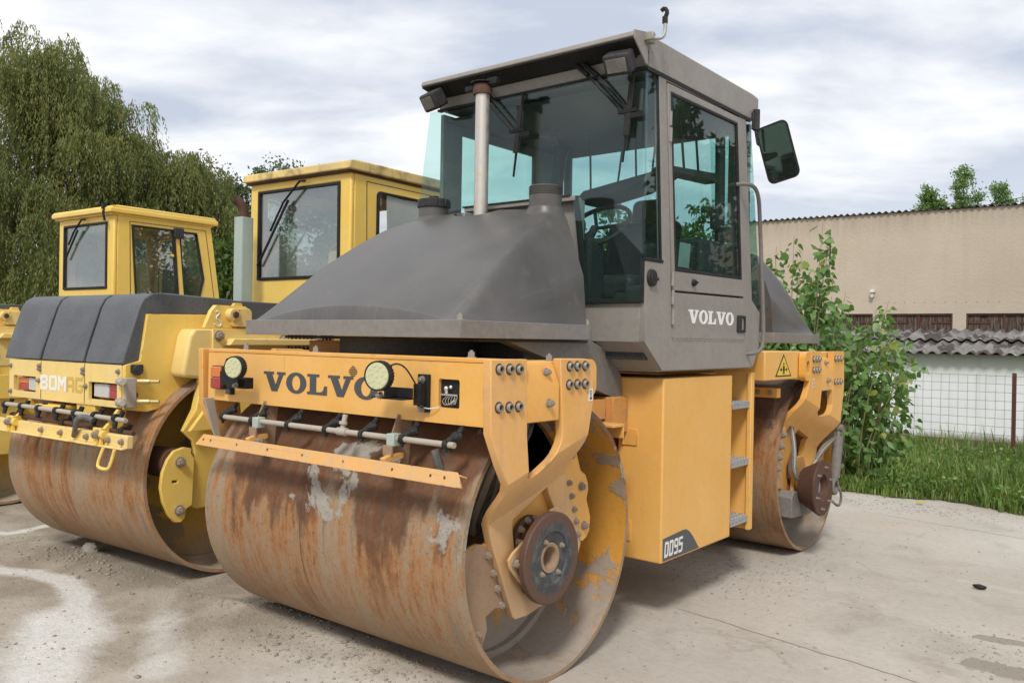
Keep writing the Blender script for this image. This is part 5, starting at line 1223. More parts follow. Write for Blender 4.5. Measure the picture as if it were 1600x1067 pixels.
    if variant == 'far':
        bm = BM(); add_tube(bm, [(X1-.06, Y0-.05, ZR+.05), (X1-.07, Y0-.07, ZR+.02), (X1-.05, Y0-.06, ZR-.06)], .012, 6); add_box(bm, (X1-.09, Y0-.075, ZR+.045), (X1-.055, Y0-.04, ZR+.095)); part('antenna_bracket', bm, 'black_steel', T, .002)
        bm = BM(); add_box(bm, (X1+.002, Y0+.60, 2.33), (X1+.03, Y0+.70, 2.43)); part('door_latch', bm, 'black_plastic', T, .006)
        bm = BM(); block_word(bm, 'OMATI', .42, .075, lambda u, v, w_: (X0+.30+u, Y0+.014+w_, 2.30+v+u*.12), .15, .001); part('screen_sticker', bm, 'sage_steel', cf, 0, smooth=0)
    if variant == 'near':
        bm = BM(); add_prism(bm, rrect(-1.13, -1.03, .79, .90, .015), [], 'z', 1.50, 2.285); e = part('exhaust_casing', bm, 'sage_steel', T, .004)
        bm = BM(); add_cyl(bm, (-1.08, .845, 2.28), (-1.08, .845, 2.30), .048, seg=26); add_tube(bm, [(-1.08, .845, 2.29), (-1.08, .845, 2.34), (-1.09, .82, 2.39), (-1.11, .785, 2.42)], .036, 18, smooth=2); part('exhaust_elbow', bm, 'rusty_steel', e, 0)
        bm = BM(); add_cyl(bm, (-1.109, .787, 2.419), (-1.113, .780, 2.4225), .032, seg=20); part('exhaust_mouth', bm, 'black_hole', e, 0)
    return T
OX, OY, RZ = -1.561, .061, .06
yellow_roller((OX, OY, 0), RZ, 'old yellow road roller with three-part black water tank and pale green exhaust casing', 'near')
yellow_roller((OX-3.04, OY-.10, 0), RZ, 'farther old yellow roller at the left edge, its cab showing two narrow side windows', 'far')

# ================================================================== GROUND
def fbm(x, y, sc, seed, octs=4):
    r = np.random.default_rng(seed); out = np.zeros_like(x); amp = 1.
    for o in range(octs):
        for _ in range(5):
            a = r.uniform(0, 2*PI); k = sc*(2**o)*r.uniform(.6, 1.5); ph = r.uniform(0, 2*PI)
            out += amp*np.sin(k*(x*math.cos(a)+y*math.sin(a))+ph)/5
        amp *= .5
    return out
def axis_pts(lo, hi, step, far):
    core = np.arange(lo, hi, step); out = []; s = step; p = hi
    while p < far: out.append(p); s *= 1.35; p += s
    out.append(far); neg = []; s = step; p = lo-step
    while p > -far: neg.append(p); s *= 1.35; p -= s
    neg.append(-far)
    return np.array(neg[::-1]+list(core)+out)
gx = axis_pts(-6.5, 4.5, .05, 400); gy = axis_pts(-2.5, 5.6, .05, 400)
GX, GY = np.meshgrid(gx, gy, indexing='ij')
def ground_z(x, y):
    loose = np.clip((.9-x)/1.2, 0, 1)*np.clip((6-np.abs(y))/2, 0, 1)
    z = loose*(.010*fbm(x, y, 2.2, 3)+.006*fbm(x, y, 9, 5, 3)-.008)
    z += .004*fbm(x, y, 1.2, 8)-.004
    # dirt banked against the near drum
    d = np.abs(y+.30+.10*np.sin(x*3.1)); w = np.exp(-(d/.13)**2)*np.clip((.75-x)/.3, 0, 1)*np.clip((x+1.5)/.4, 0, 1)
    z += .050*w*(.7+.5*fbm(x, y, 8, 11, 4))
    w2 = np.exp(-(((x+2.0)/.9)**2+((y+.62+.1*x)/.22)**2)); z += .035*w2*(.7+.6*fbm(x, y, 10, 12, 4))
    for yc, xa, xb in ((0, -.9, .9), (2.969, -.9, .9), (.02, -3.2, -1.5)):      # flat where the drums stand
        m = np.exp(-((y-yc)/.17)**2)*((x > xa) & (x < xb)); z = z*(1-m)-.002*m
    return z
GZ = ground_z(GX, GY); GZ[(np.abs(GX) > 20) | (np.abs(GY) > 20)] = -.004
n1_, n2_ = GX.shape; idx = np.arange(n1_*n2_).reshape(n1_, n2_)
F = np.stack([idx[:-1, :-1], idx[1:, :-1], idx[1:, 1:], idx[:-1, 1:]], -1).reshape(-1, 4)
gro = kind(raw_mesh('ground', np.stack([GX, GY, GZ], -1).reshape(-1, 3), F, 'yard', smooth=True), 'structure')
def near_line(pts, w):
    d = np.full(GX.shape, 9.)
    for (ax_, ay_), (bx_, by_) in zip(pts[:-1], pts[1:]):
        t = np.clip(((GX-ax_)*(bx_-ax_)+(GY-ay_)*(by_-ay_))/((bx_-ax_)**2+(by_-ay_)**2), 0, 1)
        d = np.minimum(d, np.hypot(GX-ax_-t*(bx_-ax_), GY-ay_-t*(by_-ay_)))
    return np.exp(-(d/w)**2)
lm = np.maximum.reduce([near_line([(-3.2, -1.0), (-2.57, -.83), (-2.39, -.74), (-2.09, -.69), (-1.73, -.77), (-1.35, -.98), (-1.07, -1.19), (-.72, -1.41)], .085), .9*near_line([(-1.45, -.95), (-.95, -1.25), (-.6, -1.5)], .22),
                        near_line([(-3.9, -.6), (-3.57, -.42), (-3.64, -.1), (-3.3, .1)], .06), near_line([(-5.9, .1), (-5.58, .26), (-5.75, .43)], .07), .42*near_line([(1.81, 2.86), (2.15, 2.81)], .08), .55*near_line([(-1.1, -.62), (-.5, -1.0)], .15)])
st_ = np.maximum.reduce([near_line([(2.18, 1.38), (2.45, 1.40), (2.8, 1.3)], .13), near_line([(2.12, 1.80), (2.5, 1.86)], .06), .8*near_line([(2.55, 3.3), (3.1, 3.4)], .12), near_line([(1.69, 1.47), (1.72, 1.48)], .03)])
dm_ = np.maximum.reduce([near_line([(-2.9, -.35), (-1.7, -.45)], .20), .8*near_line([(-4.6, .5), (-3.9, -.1)], .25), .6*near_line([(1.6, 1.6), (2.4, 1.3)], .45), .5*near_line([(-.6, -.45), (.6, -.42)], .12)])
at_ = gro.data.attributes.new('wear', 'FLOAT_VECTOR', 'POINT'); at_.data.foreach_set('vector', np.stack([lm, st_, dm_], -1).astype(np.float32).ravel())
# grassy verge behind the yard, and fields beyond
bm = BM(); ed = [(x, 5.45+.16*math.sin(x*1.7)+.07*math.sin(x*5.3+1)) for x in np.arange(-2.5, 14, .06)]
vv = [bm.verts.new((x, y+.06*math.sin(x*19)*math.sin(x*7.3), .003)) for x, y in ed]; v2 = [bm.verts.new((x, y+.5, .02)) for x, y in ed]; v3_ = [bm.verts.new((x, 18, .02)) for x, y in ed]
for i in range(len(ed)-1):
    bm.faces.new((vv[i], vv[i+1], v2[i+1], v2[i])); bm.faces.new((v2[i], v2[i+1], v3_[i+1], v3_[i]))
kind(part('verge', bm, 'soil', None, 0), 'structure')
bm = BM(); add_grid(bm, lambda u, v: Vector((-120+105*u, 9+120*v, .012)), 2, 2); kind(part('field', bm, 'field', None, 0), 'structure')

def stones(name, pts, smin, smax, mat='stone'):
    V = []; Fs = []; k = 0
    base = []
    bm = BM(); bmesh.ops.create_icosphere(bm, subdivisions=1, radius=1); bv = np.array([v.co[:] for v in bm.verts]); bf = np.array([[v.index for v in f.verts] for f in bm.faces]); bm.free()
    N = len(pts); s = smin+(smax-smin)*RNG.random(N)**4
    Vs = bv[None]*(1+.35*(RNG.random((N, len(bv), 1))-.5))*s[:, None, None]*np.stack([RNG.uniform(.7, 1.4, N), RNG.uniform(.7, 1.3, N), RNG.uniform(.4, .8, N)], -1)[:, None]
    z = ground_z(pts[:, 0], pts[:, 1])
    Vs += np.stack([pts[:, 0], pts[:, 1], z+s*.15], -1)[:, None]
    Fs = bf[None]+(np.arange(N)*len(bv))[:, None, None]
    return raw_mesh(name, Vs.reshape(-1, 3), Fs.reshape(-1, 3), mat)
P = np.concatenate([np.stack([RNG.uniform(-5, 1.2, 5200), RNG.uniform(-2.4, 1.2, 5200)], -1), np.stack([RNG.normal(-.2, .7, 2600), -.38+RNG.normal(0, .16, 2600)], -1),
                    np.stack([RNG.uniform(.9, 4, 900), RNG.uniform(-1.2, 5.4, 900)], -1), np.stack([RNG.normal(.75, .28, 1500), 2.2+RNG.normal(0, .35, 1500)], -1), np.stack([RNG.normal(.9, .6, 1600), 5.1+RNG.normal(0, .16, 1600)], -1), np.stack([RNG.normal(2.2, .2, 500), 1.6+RNG.normal(0, .2, 500)], -1)])
P2 = np.concatenate([np.stack([RNG.normal(-2.5, .35, 380), -.45+RNG.normal(0, .10, 380)], -1), np.stack([RNG.normal(-.1, .5, 160), -.46+RNG.normal(0, .08, 160)], -1), np.stack([RNG.uniform(-3.5, .4, 90), RNG.uniform(-1.6, -.3, 90)], -1)])
kind(stones('clods', P2, .0025, .017, 'clod'), 'stuff')['label'] = 'crumbled dirt clods beside the drums'
kind(stones('gravel', P, .0014, .0085), 'stuff')['label'] = 'loose grit and pebbles'
def rock(loc, s, label, mat='stone', flat=.7, cat='stone'):
    bm = BM(); bmesh.ops.create_icosphere(bm, subdivisions=2, radius=1)
    r = random.Random(int(loc[0]*1000)); 
    for v in bm.verts: v.co *= 1+r.uniform(-.22, .22)
    for v in bm.verts: v.co = Vector((v.co.x*s[0]+loc[0], v.co.y*s[1]+loc[1], v.co.z*s[2]+loc[2]))
    tag(part('rock', bm, mat, None, 0, origin=(loc[0], loc[1], 0), smooth=20), label, cat)
rock((-2.61, -.30, .02), (.075, .05, .045), 'fist sized grey rock lying in front of the old roller\'s drum')
rock((1.94, 2.72, .012), (.035, .02, .014), 'small black lump alone on the pale concrete at the right', 'black_rubber')
bm = BM(); add_prism(bm, [(-.30, -.025), (.26, -.035), (.34, .0), (.30, .03), (-.28, .02)], [], 'z', 0, .018)
for v in bm.verts: v.co.z += .012*math.sin(v.co.x*9)
bm.transform(Matrix.Translation((-1.19, -.35, .004)) @ Matrix.Rotation(R_(18), 4, 'Z') @ Matrix.Diagonal((.72, .6, .7, 1))); tag(part('wooden_board', bm, 'old_wood', None, .003, origin=(-1.19, -.35, 0)), 'splintered strip of old board lying in the dirt between the two rollers', 'board')

# ================================================================== SHED, BUILDING, FENCE
def corrugated(name, x0, x1, y0, z0, y1, z1, pitch, amp, mat, parent, steps=8, thick=.008):
    nx = int((x1-x0)/pitch*steps); xs = np.linspace(x0, x1, nx+1); zz = amp*np.cos(2*PI*xs/pitch)
    rows = []
    for y, z, o in ((y0, z0, 0), (y1, z1, 0), (y1, z1, -thick), (y0, z0, -thick)): rows.append(np.stack([xs, np.full_like(xs, y), z+zz+o], -1))
    V = np.concatenate(rows); n = nx+1; i = np.arange(nx)
    F = np.concatenate([np.stack([a*n+i, a*n+i+1, b_*n+i+1, b_*n+i], -1) for a, b_ in ((0, 1), (1, 2), (2, 3), (3, 0))])
    return raw_mesh(name, V, F, mat, parent, smooth=True)
shed = thing('shed', 'low whitewashed shed with a broken corrugated grey roof, behind the wire fence', 'shed', (1, 10.4, 0))
bm = BM(); add_box(bm, (-5.0, 10.40, 0), (7.0, 10.60, 1.30)); add_box(bm, (-5.0, 10.6, 0), (-4.8, 12.8, 1.30)); add_box(bm, (6.8, 10.6, 0), (7.0, 12.8, 1.30)); part('wall', bm, 'white_render', shed, .01)
bm = BM(); add_box(bm, (-5.02, 10.35, -.01), (7.02, 10.399, .11)); part('plinth', bm, 'soil', shed, .02)
corrugated('roof_sheets', -5.2, 7.2, 10.22, 1.315, 10.98, 1.500, .160, .020, 'asbestos', shed)
corrugated('roof_sheets', -5.2, 7.2, 10.86, 1.505, 11.62, 1.660, .160, .020, 'asbestos', shed)
corrugated('roof_sheets', -5.2, 7.2, 11.60, 1.655, 12.95, 1.36, .160, .020, 'asbestos', shed)
bm = BM(); add_box(bm, (-5.0, 10.58, 1.28), (7.0, 12.8, 1.30)); add_prism(bm, [(10.42, 1.295), (12.8, 1.295), (11.6, 1.615)], [], 'x', -4.95, 6.95); part('roof_timber', bm, 'old_wood', shed, 0)
bld = thing('storage_building', 'long tan rendered building with dark plank shutters and a corrugated roof edge', 'building', (0, 18, 0))
bx0, bx1, BY = -6.15, 9.0, 18.0
wins = [(-4.60, -3.02), (-2.72, -1.32), (-1.05, .42), (.70, 2.15)]
bm = BM(); add_prism(bm, [(bx0, 0), (bx1, 0), (bx1, 4.36), (bx0, 4.48)], [[(a, 1.2), (b_, 1.2), (b_, 2.13), (a, 2.13)] for a, b_ in wins]+[[(-4.065, 3.31), (-4.02, 3.31), (-4.02, 3.96), (-4.065, 3.96)]], 'y', BY, BY+.3)
part('wall', bm, 'tan_render', bld, 0, smooth=0)
bm = BM(); add_box(bm, (bx0, BY+.3, 0), (bx0+.3, BY+9, 4.40)); add_box(bm, (bx0+.3, BY+.28, 0), (bx1, BY+.299, 4.3)); part('wall', bm, 'interior', bld, 0)
rf = corrugated('roof_sheets', bx0-.15, bx1, BY-.07, 0, BY+6, -.9, .145, .024, 'asbestos', bld)
sh = np.empty(len(rf.data.vertices)*3, np.float32); rf.data.vertices.foreach_get('co', sh); sh = sh.reshape(-1, 3); sh[:, 2] += 4.515-.0081*(sh[:, 0]-bx0); rf.data.vertices.foreach_set('co', sh.ravel()); rf.data.update()
for a, b_ in wins:
    bm = BM(); add_box(bm, (a+.02, BY+.06, 1.2), (b_-.02, BY+.09, 2.11)); s_ = part('shutter', bm, 'shutter_wood', bld, 0)
    bm = BM(); add_prism(bm, [(a, 1.2), (b_, 1.2), (b_, 2.13), (a, 2.13)], [[(a+.035, 1.23), (b_-.035, 1.23), (b_-.035, 2.095), (a+.035, 2.095)]], 'y', BY+.02, BY+.058); add_box(bm, ((a+b_)/2-.02, BY+.03, 1.23), ((a+b_)/2+.015, BY+.056, 2.095)); part('shutter_frame', bm, 'shutter_frame', s_, 0)
    for xa in (a+.04, b_-.44):
        bm = BM(); add_box(bm, (xa, BY+.045, 1.905), (xa+.40, BY+.062, 1.945)); part('strap_hinge', bm, 'rusty_steel', s_, 0)
bm = BM(); add_box(bm, (-.78, BY+.052, 2.03), (-.66, BY+.064, 2.09)); part('shutter_hole', bm, 'black_hole', bld, 0)
bm = BM(); add_box(bm, (-4.068, BY+.05, 3.30), (-4.017, BY+.06, 3.97)); part('slot_shadow_board', bm, 'black_hole', bld, 0)
for k in range(12):
    bm = BM(); add_cyl(bm, (-2.75+.212*k, BY-.004, 2.38), (-2.75+.212*k, BY+.01, 2.38), .009, seg=8); part('anchor_bolt', bm, 'rusty_steel', bld, 0)
lamp = thing('wall_lamp', 'small white lamp fixed high on the tan wall above the shed roof', 'lamp', (-3.02, 17.99, 2.55))
bm = BM(); add_box(bm, (-3.06, 17.88, 2.62), (-2.97, 17.995, 2.69)); part('housing', bm, 'sticker_white', lamp, .01)
bm = BM(); add_cyl(bm, (-3.02, 17.90, 2.55), (-3.02, 17.99, 2.55), .045, .03, seg=16); part('lens', bm, 'chrome_lamp', lamp, .004)
# power line over the roof
bm = BM(); pts = []
for i in range(25):
    t = i/24; pts.append((-4.4+9.4*t, 30-8.5*t, 6.0+.35*t-.35*4*t*(1-t)*.4))
add_tube(bm, pts, .012, 6, smooth=0); cable = part('power_line', bm, 'black_rubber', None, 0); tag(cable, 'thin black power line crossing the sky above the tan building', 'cable')

# fence
def fence():
    f_ = thing('wire_fence', 'rusty square mesh wire fence with brown steel posts in front of the white shed', 'fence', (1, 8.8, 0))
    FY = 8.8
    for x in (-3.6, -1.2, 1.22, 3.62, 6.0):
        bm = BM(); add_box(bm, (x-.022, FY-.005, 0), (x+.022, FY+.035, 1.10)); part('post', bm, 'rust_post', f_, .003)
    V = []; Fs = []
    def bar(p, q, r):
        k = len(V); d = np.array(q)-np.array(p); d = d/np.linalg.norm(d); u = np.cross(d, [0, 1, 0]); u /= np.linalg.norm(u); w = np.array([0, 1, 0])
        for e in (p, q):
            for a, b_ in ((1, 0), (0, 1), (-1, 0), (0, -1)): V.append(np.array(e)+r*(a*u+b_*w))
        for i in range(4): Fs.append([k+i, k+(i+1) % 4, k+4+(i+1) % 4, k+4+i])
    for x in np.arange(-4, 7, .1005): bar((x, FY-.012, .02), (x+random.uniform(-.006, .006), FY-.012, 1.075+random.uniform(-.01, .01)), .0019)
    for z in np.arange(.055, 1.09, .1):
        xs = np.arange(-4, 7.1, 1.)
        for a, b_ in zip(xs[:-1], xs[1:]): bar((a, FY-.014, z+.008*math.sin(a*1.3+z*7)), (b_, FY-.014, z+.008*math.sin(b_*1.3+z*7)), .0021)
    raw_mesh('wire_mesh', np.array(V), np.array(Fs), 'fence_wire', f_)
fence()

# ================================================================== VEGETATION
def leaf_cloud(name, C_, D_, L, Wd, mat, parent=None, origin=None, heart=False):
    """C_: leaf bases (n,3), D_: leaf directions; L lengths; Wd widths"""
    n = len(C_); D_ = D_/np.linalg.norm(D_, axis=1, keepdims=True)
    r = RNG.normal(size=(n, 3)); S = np.cross(D_, r); S /= np.linalg.norm(S, axis=1, keepdims=True)+1e-9; Nn = np.cross(D_, S)
    L = np.broadcast_to(L, n)[:, None]; Wd = np.broadcast_to(Wd, n)[:, None]
    if heart:
        prof = [(0, 0, 0), (.12, .42, .03), (.42, .5, .06), (.78, .22, .02), (1.08, 0, -.10), (.78, -.22, .02), (.42, -.5, .06), (.12, -.42, .03)]
        V = np.stack([C_+D_*L*a+S*Wd*b_+Nn*L*c_ for a, b_, c_ in prof], 1)
        q = np.arange(n)[:, None]*8
        F = np.concatenate([q+np.array([[0, 1, 2, 3]]), q+np.array([[0, 3, 4, 5]]), q+np.array([[0, 5, 6, 7]])])
        return raw_mesh(name, V.reshape(-1, 3), F, mat, parent, origin=origin)
    V = np.stack([C_, C_+D_*L*.45+S*Wd*.5+Nn*Wd*.15, C_+D_*L, C_+D_*L*.45-S*Wd*.5+Nn*Wd*.15], 1)
    F = np.arange(n*4).reshape(n, 4)
    return raw_mesh(name, V.reshape(-1, 3), F, mat, parent, origin=origin)
CAM = np.array([2.904, -2.879, 1.415])
def place(px, dist):           # ground point at a given depth straight out in the direction px (used once to lay out the far trees)
    d = np.array(fw)+np.array(rt)*(px-800)/1329.85; p = CAM+d*dist; return p[:2]
def limbs(bm, base, tips, r0):
    for tp in tips:
        b0 = Vector(base); t = Vector(tp); m = b0.lerp(t, .5)+Vector((random.uniform(-.3, .3), random.uniform(-.3, .3), .5))
        add_tube(bm, [b0, b0.lerp(m, .5)+Vector((0, 0, .3)), m, t], [r0, r0*.7, r0*.45, r0*.15], 7, smooth=1)
def weeping(name, label, cx, cy, domes, nstr, lps, mat='willow_leaf', leaf=(.15, .030), grp=None, minlen=1.2, maxlen=3.6):
    """domes: (dx, dy, top z, radius, depth)"""
    T = thing(name, label, 'tree', (cx, cy, 0), 0, grp)
    bm = BM(); add_tube(bm, [(cx, cy, -.1), (cx+.1, cy, 1.5), (cx, cy+.1, 3.2), (cx+.1, cy, 4.5)], [.42, .34, .27, .16], 12, smooth=1)
    limbs(bm, (cx, cy, 2.8), [(cx+d[0], cy+d[1], d[2]-d[3]*.55) for d in domes], .17)
    part('trunk', bm, 'bark', T, 0)
    Cs = []; Ds = []
    sub = []
    for (dx_, dy_, zt_, rr, dp) in domes:
        for _ in range(int(9*rr)):
            th = RNG.uniform(0, 2*PI); cp = RNG.uniform(-.35, .95); sp = math.sqrt(1-cp*cp); q = RNG.uniform(.75, 1.0); r2 = RNG.uniform(.38, .75)
            sub.append((dx_+rr*q*sp*math.cos(th), dy_+rr*q*sp*math.sin(th), zt_-rr+rr*q*cp, r2, RNG.uniform(.55, 1.1)))
    domes = sub
    tot = sum(d[3]**2*d[4] for d in domes)
    twigs = []
    for (dx_, dy_, zt_, rr, dp) in domes:
        n = int(nstr*rr**2*dp/tot)
        th = RNG.uniform(0, 2*PI, n); cphi = RNG.uniform(-.15, 1, n); sphi = np.sqrt(np.clip(1-cphi**2, 0, 1)); sh_ = RNG.uniform(.55, 1.0, n)**.6
        lump = 1+.16*np.sin(3*th+dx_*2)+.12*np.sin(5*th+cphi*6+dy_)
        P0 = np.stack([cx+dx_+rr*sh_*lump*sphi*np.cos(th), cy+dy_+rr*sh_*lump*sphi*np.sin(th), zt_-rr+rr*sh_*cphi*(.9+.14*np.sin(4*th))], -1)
        ln = RNG.uniform(minlen, maxlen, n)*dp*.62
        out = np.stack([np.cos(th), np.sin(th)], -1)*RNG.uniform(.05, .45, n)[:, None]
        t = (np.arange(lps)[None]+RNG.random((n, lps)))/lps
        X = P0[:, None, :].repeat(lps, 1)
        X[..., :2] += out[:, None]*(1-(1-t)**2)[..., None]
        X[..., 2] -= ln[:, None]*t**1.15-.25*np.sin(np.minimum(t*4, PI))*.6
        X += RNG.normal(0, .035, X.shape)
        D = np.stack([out[:, None, 0]*.5+RNG.normal(0, .35, t.shape), out[:, None, 1]*.5+RNG.normal(0, .35, t.shape), -np.ones_like(t)], -1)
        k = X[..., 2] > .2
        Cs.append(X[k]); Ds.append(D[k])
    C_ = np.concatenate(Cs); D_ = np.concatenate(Ds)
    leaf_cloud('crown', C_, D_, leaf[0]*RNG.uniform(.7, 1.3, len(C_)), leaf[1]*RNG.uniform(.8, 1.3, len(C_)), mat, T)
    return T
wx, wy = place(70, 27)
u_ = np.array(rt)[:2]; f_ = np.array(fw)[:2]
def rel(a, b_): return tuple(u_*a+f_*b_)
def dm(a, b_, z, r, dp): d = rel(a, b_); return (d[0], d[1], z, r, dp)
weeping('willow_tree', 'tallest weeping willow at the left edge, behind the small yellow cab', wx, wy,
        [dm(-1.3, 0, 12.1, 2.2, 1.0), dm(-.2, .5, 11.3, 1.6, 1.0), dm(1.1, 0, 9.6, 1.75, 1.0), dm(-.6, .6, 10.9, 1.5, 1.0), dm(1.7, .2, 9.9, 1.3, 1.0), dm(.9, .4, 10.2, 1.2, 1.0), dm(2.0, 1.0, 7.6, 1.9, 1.0), dm(-2.2, -1, 7.8, 2.4, 1.0), dm(.2, -1.2, 7.0, 2.4, 1.0), dm(-1.0, -2.2, 5.0, 2.4, .9), dm(-.3, 1.5, 8.8, 2.4, 1.0), dm(-3.4, 0, 9.0, 2.4, 1.0), dm(1.6, -1.6, 4.8, 2.2, .8)], 8200, 26, grp='weeping willows')
wx, wy = place(258, 29)
weeping('willow_tree', 'lower weeping willow to the right of the tallest one', wx, wy,
        [dm(-.5, 0, 8.75, 1.5, 1.0), dm(.6, 0, 7.9, 1.35, 1.0), dm(1.15, .3, 6.6, 1.1, .9), dm(0, -1, 6.2, 1.9, .9), dm(-1.2, .4, 7.0, 1.6, .9), dm(.6, 1, 6.2, 1.6, .9), dm(.2, -1.5, 4.3, 1.9, .8)], 4800, 24, grp='weeping willows')
def leafy(name, label, cx, cy, blobs, n, mat, size, grp=None, trunk=.18, cat='tree', z0=2.0, div=90):
    T = thing(name, label, cat, (cx, cy, 0), 0, grp)
    bm = BM(); add_tube(bm, [(cx, cy, -.1), (cx, cy, z0)], [trunk, trunk*.8], 9, smooth=0); limbs(bm, (cx, cy, z0*.9), [(cx+b_[0], cy+b_[1], b_[2]) for b_ in blobs], trunk*.55); part('trunk', bm, 'bark', T, 0)
    Cs = []; tot = sum(b_[3]**2 for b_ in blobs)
    for (dx_, dy_, z, r) in blobs:
        k = int(n*r**2/tot); cl = RNG.normal(size=(max(6, k//div), 3)); cl /= np.linalg.norm(cl, axis=1, keepdims=True); cl *= r*RNG.uniform(.35, 1.05, (len(cl), 1))
        j = RNG.integers(0, len(cl), k); X = cl[j]+RNG.normal(0, r*.24, (k, 3)); X[:, 2] *= .95
        Cs.append(X+np.array([cx+dx_, cy+dy_, z]))
    C_ = np.concatenate(Cs); D_ = RNG.normal(size=C_.shape); D_[:, 2] -= .3
    leaf_cloud('crown', C_, D_, size*RNG.uniform(.7, 1.3, len(C_)), size*.5, mat, T)
    return T
def tall_blobs(w, zb, zt, n, seed):
    r = random.Random(seed); out = []
    for i in range(n):
        t = i/(n-1); ww = w*(1-t*.75)*(1 if t > .15 else .8)
        for _ in range(2 if t < .8 else 1): out.append((r.uniform(-ww, ww)*.7, r.uniform(-ww, ww)*.7, zb+(zt-zb)*t, max(.28, ww*.62)))
    return out
a, b_ = place(395, 34); leafy('willow_tree', 'grey green bushy willow rising behind the big yellow cab', a, b_, tall_blobs(2.6, 2.0, 7.7, 7, 1)+[(u_[0]*1.5, u_[1]*1.5, 7.0, 1.2), (-u_[0]*1.5, -u_[1]*1.5, 6.8, 1.2), (u_[0]*2.6, u_[1]*2.6, 6.6, 1.1), (-u_[0]*1.6, -u_[1]*1.6, 4.5, 1.5), (-u_[0]*1.6, -u_[1]*1.6, 2.8, 1.5)], 42000, 'olive_leaf', .17)
a, b_ = place(350, 22); leafy('leafy_tree', 'bright green leafy tree between the small yellow cab and the exhaust casing', a, b_, [(0, 0, 2.6, 1.0), (.5, .2, 1.9, 1.0), (-.5, 0, 1.8, 1.0), (.1, .2, 3.3, .6)], 9000, 'dark_leaf', .16, trunk=.10, z0=1.5)
a, b_ = place(18, 15); leafy('bush', 'round green bush poking up over the far left machine', a, b_, [(0, 0, 1.3, .45), (.3, 0, 1.2, .4), (-.4, 0, 1.2, .4)], 4500, 'poplar_leaf', .10, trunk=.05, cat='bush', z0=.8)
# belt of trees glimpsed through the cab glass
for i, (px, dist, zt_, w) in enumerate(((540, 30, 4.6, 1.9), (700, 33, 5.0, 2.2), (790, 34, 5.5, 2.2), (880, 36, 5.0, 2.2), (950, 33, 6.0, 2.3), (1030, 35, 5.4, 2.2), (1085, 34, 6.0, 2.1), (1140, 37, 5.8, 2.2))):
    a, b_ = place(px, dist)
    leafy('leafy_tree', 'leafy tree seen through the glass of the grey cab', a, b_, [(x_, y_, z_, r_*1.3) for x_, y_, z_, r_ in tall_blobs(w*1.15, 1.8, zt_+.5, 6, 10+i)], 12000, 'dark_leaf', .26, 'trees in the belt behind the machines', trunk=.15)
for i, (a, b_) in enumerate(((7.0, 12.0), (9.5, 13.5), (5.2, 15.5), (12.5, 12.5))):
    leafy('leafy_tree', 'tree beside the yard mirrored in the side glass of the grey cab', a, b_, tall_blobs(1.9, 2.0, 6.6+.5*(i % 2), 6, 60+i), 8000, 'dark_leaf', .20, 'trees beside the yard mirrored in the glass', trunk=.16)
# tree tops over the roof
for px, yt, w, lab, sd_ in ((1438, 292, .75, 'slim pointed poplar top over the tan roof, leftmost of those there', 31), (1466, 308, .8, 'low rounded poplar top over the tan roof, just right of the slim one', 32), (1512, 258, 1.25, 'tallest poplar top over the tan roof, crossed by the power line', 33), (1562, 286, .95, 'broad poplar top over the tan roof near the right edge', 34), (1604, 300, .9, 'poplar top cut by the right edge of the picture', 35)):
    a, b_ = place(px, 36); ztop = 1.415+(539-yt)/1330*36
    leafy('poplar_tree', lab, a, b_, [(x_*1.1, y_*1.1, z_, max(.36, r_*.72)) for x_, y_, z_, r_ in tall_blobs(w*1.1, 3.4, ztop-.25, 15, sd_)], 15000, 'poplar_leaf', .12, 'poplars behind the tan building', trunk=.12, div=22)
for i, (px, dist) in enumerate(((60, 40), (200, 42), (330, 44), (470, 44))):
    a, b_ = place(px, dist); leafy('leafy_tree', 'dark tree in the belt far behind the willows', a, b_, [(-2, 0, 2.4, 2.2), (2, 0, 2.6, 2.2), (0, 0, 3.6, 2.2), (3.6, 0, 2.2, 1.8)], 9000, 'dark_leaf', .26, 'dark trees far behind the willows')

# young poplar thicket behind the far drum
T = thing('poplar_bush', 'young poplar thicket with big heart shaped leaves, between the far drum and the grass', 'bush', (.1, 6.1, 0))
Cs = []; Ds = []; rr_ = random.Random(5)
stems = []
for i in range(84):
    bx_, by_ = rr_.uniform(-1.35, .62), rr_.uniform(5.75, 6.7)
    side = (bx_+.35)
    h_ = rr_.uniform(1.3, 2.2)*(1.05-.25*abs(side+.15))
    bx_ = bx_*.84-.13; stems.append((bx_, by_, h_, side*rr_.uniform(.05, .3)+rr_.uniform(-.10, .10), rr_.uniform(-.2, .3)))
stems += [(-.25, 6.0, 2.42, .16, .05), (-.10, 6.2, 2.25, -.10, 0), (-.75, 6.1, 2.42, .05, .1), (-.95, 6.0, 2.28, -.12, 0), (-.60, 6.3, 2.30, .1, .1), (-.5, 6.3, 2.15, .1, .1), (.30, 5.9, 1.55, .30, -.1), (.36, 6.0, 1.25, .38, 0), (.33, 5.9, 1.0, .3, .1), (-.2, 5.9, 2.6, .10, .0), (-.45, 6.0, 2.5, .02, .0)]
bm = BM()
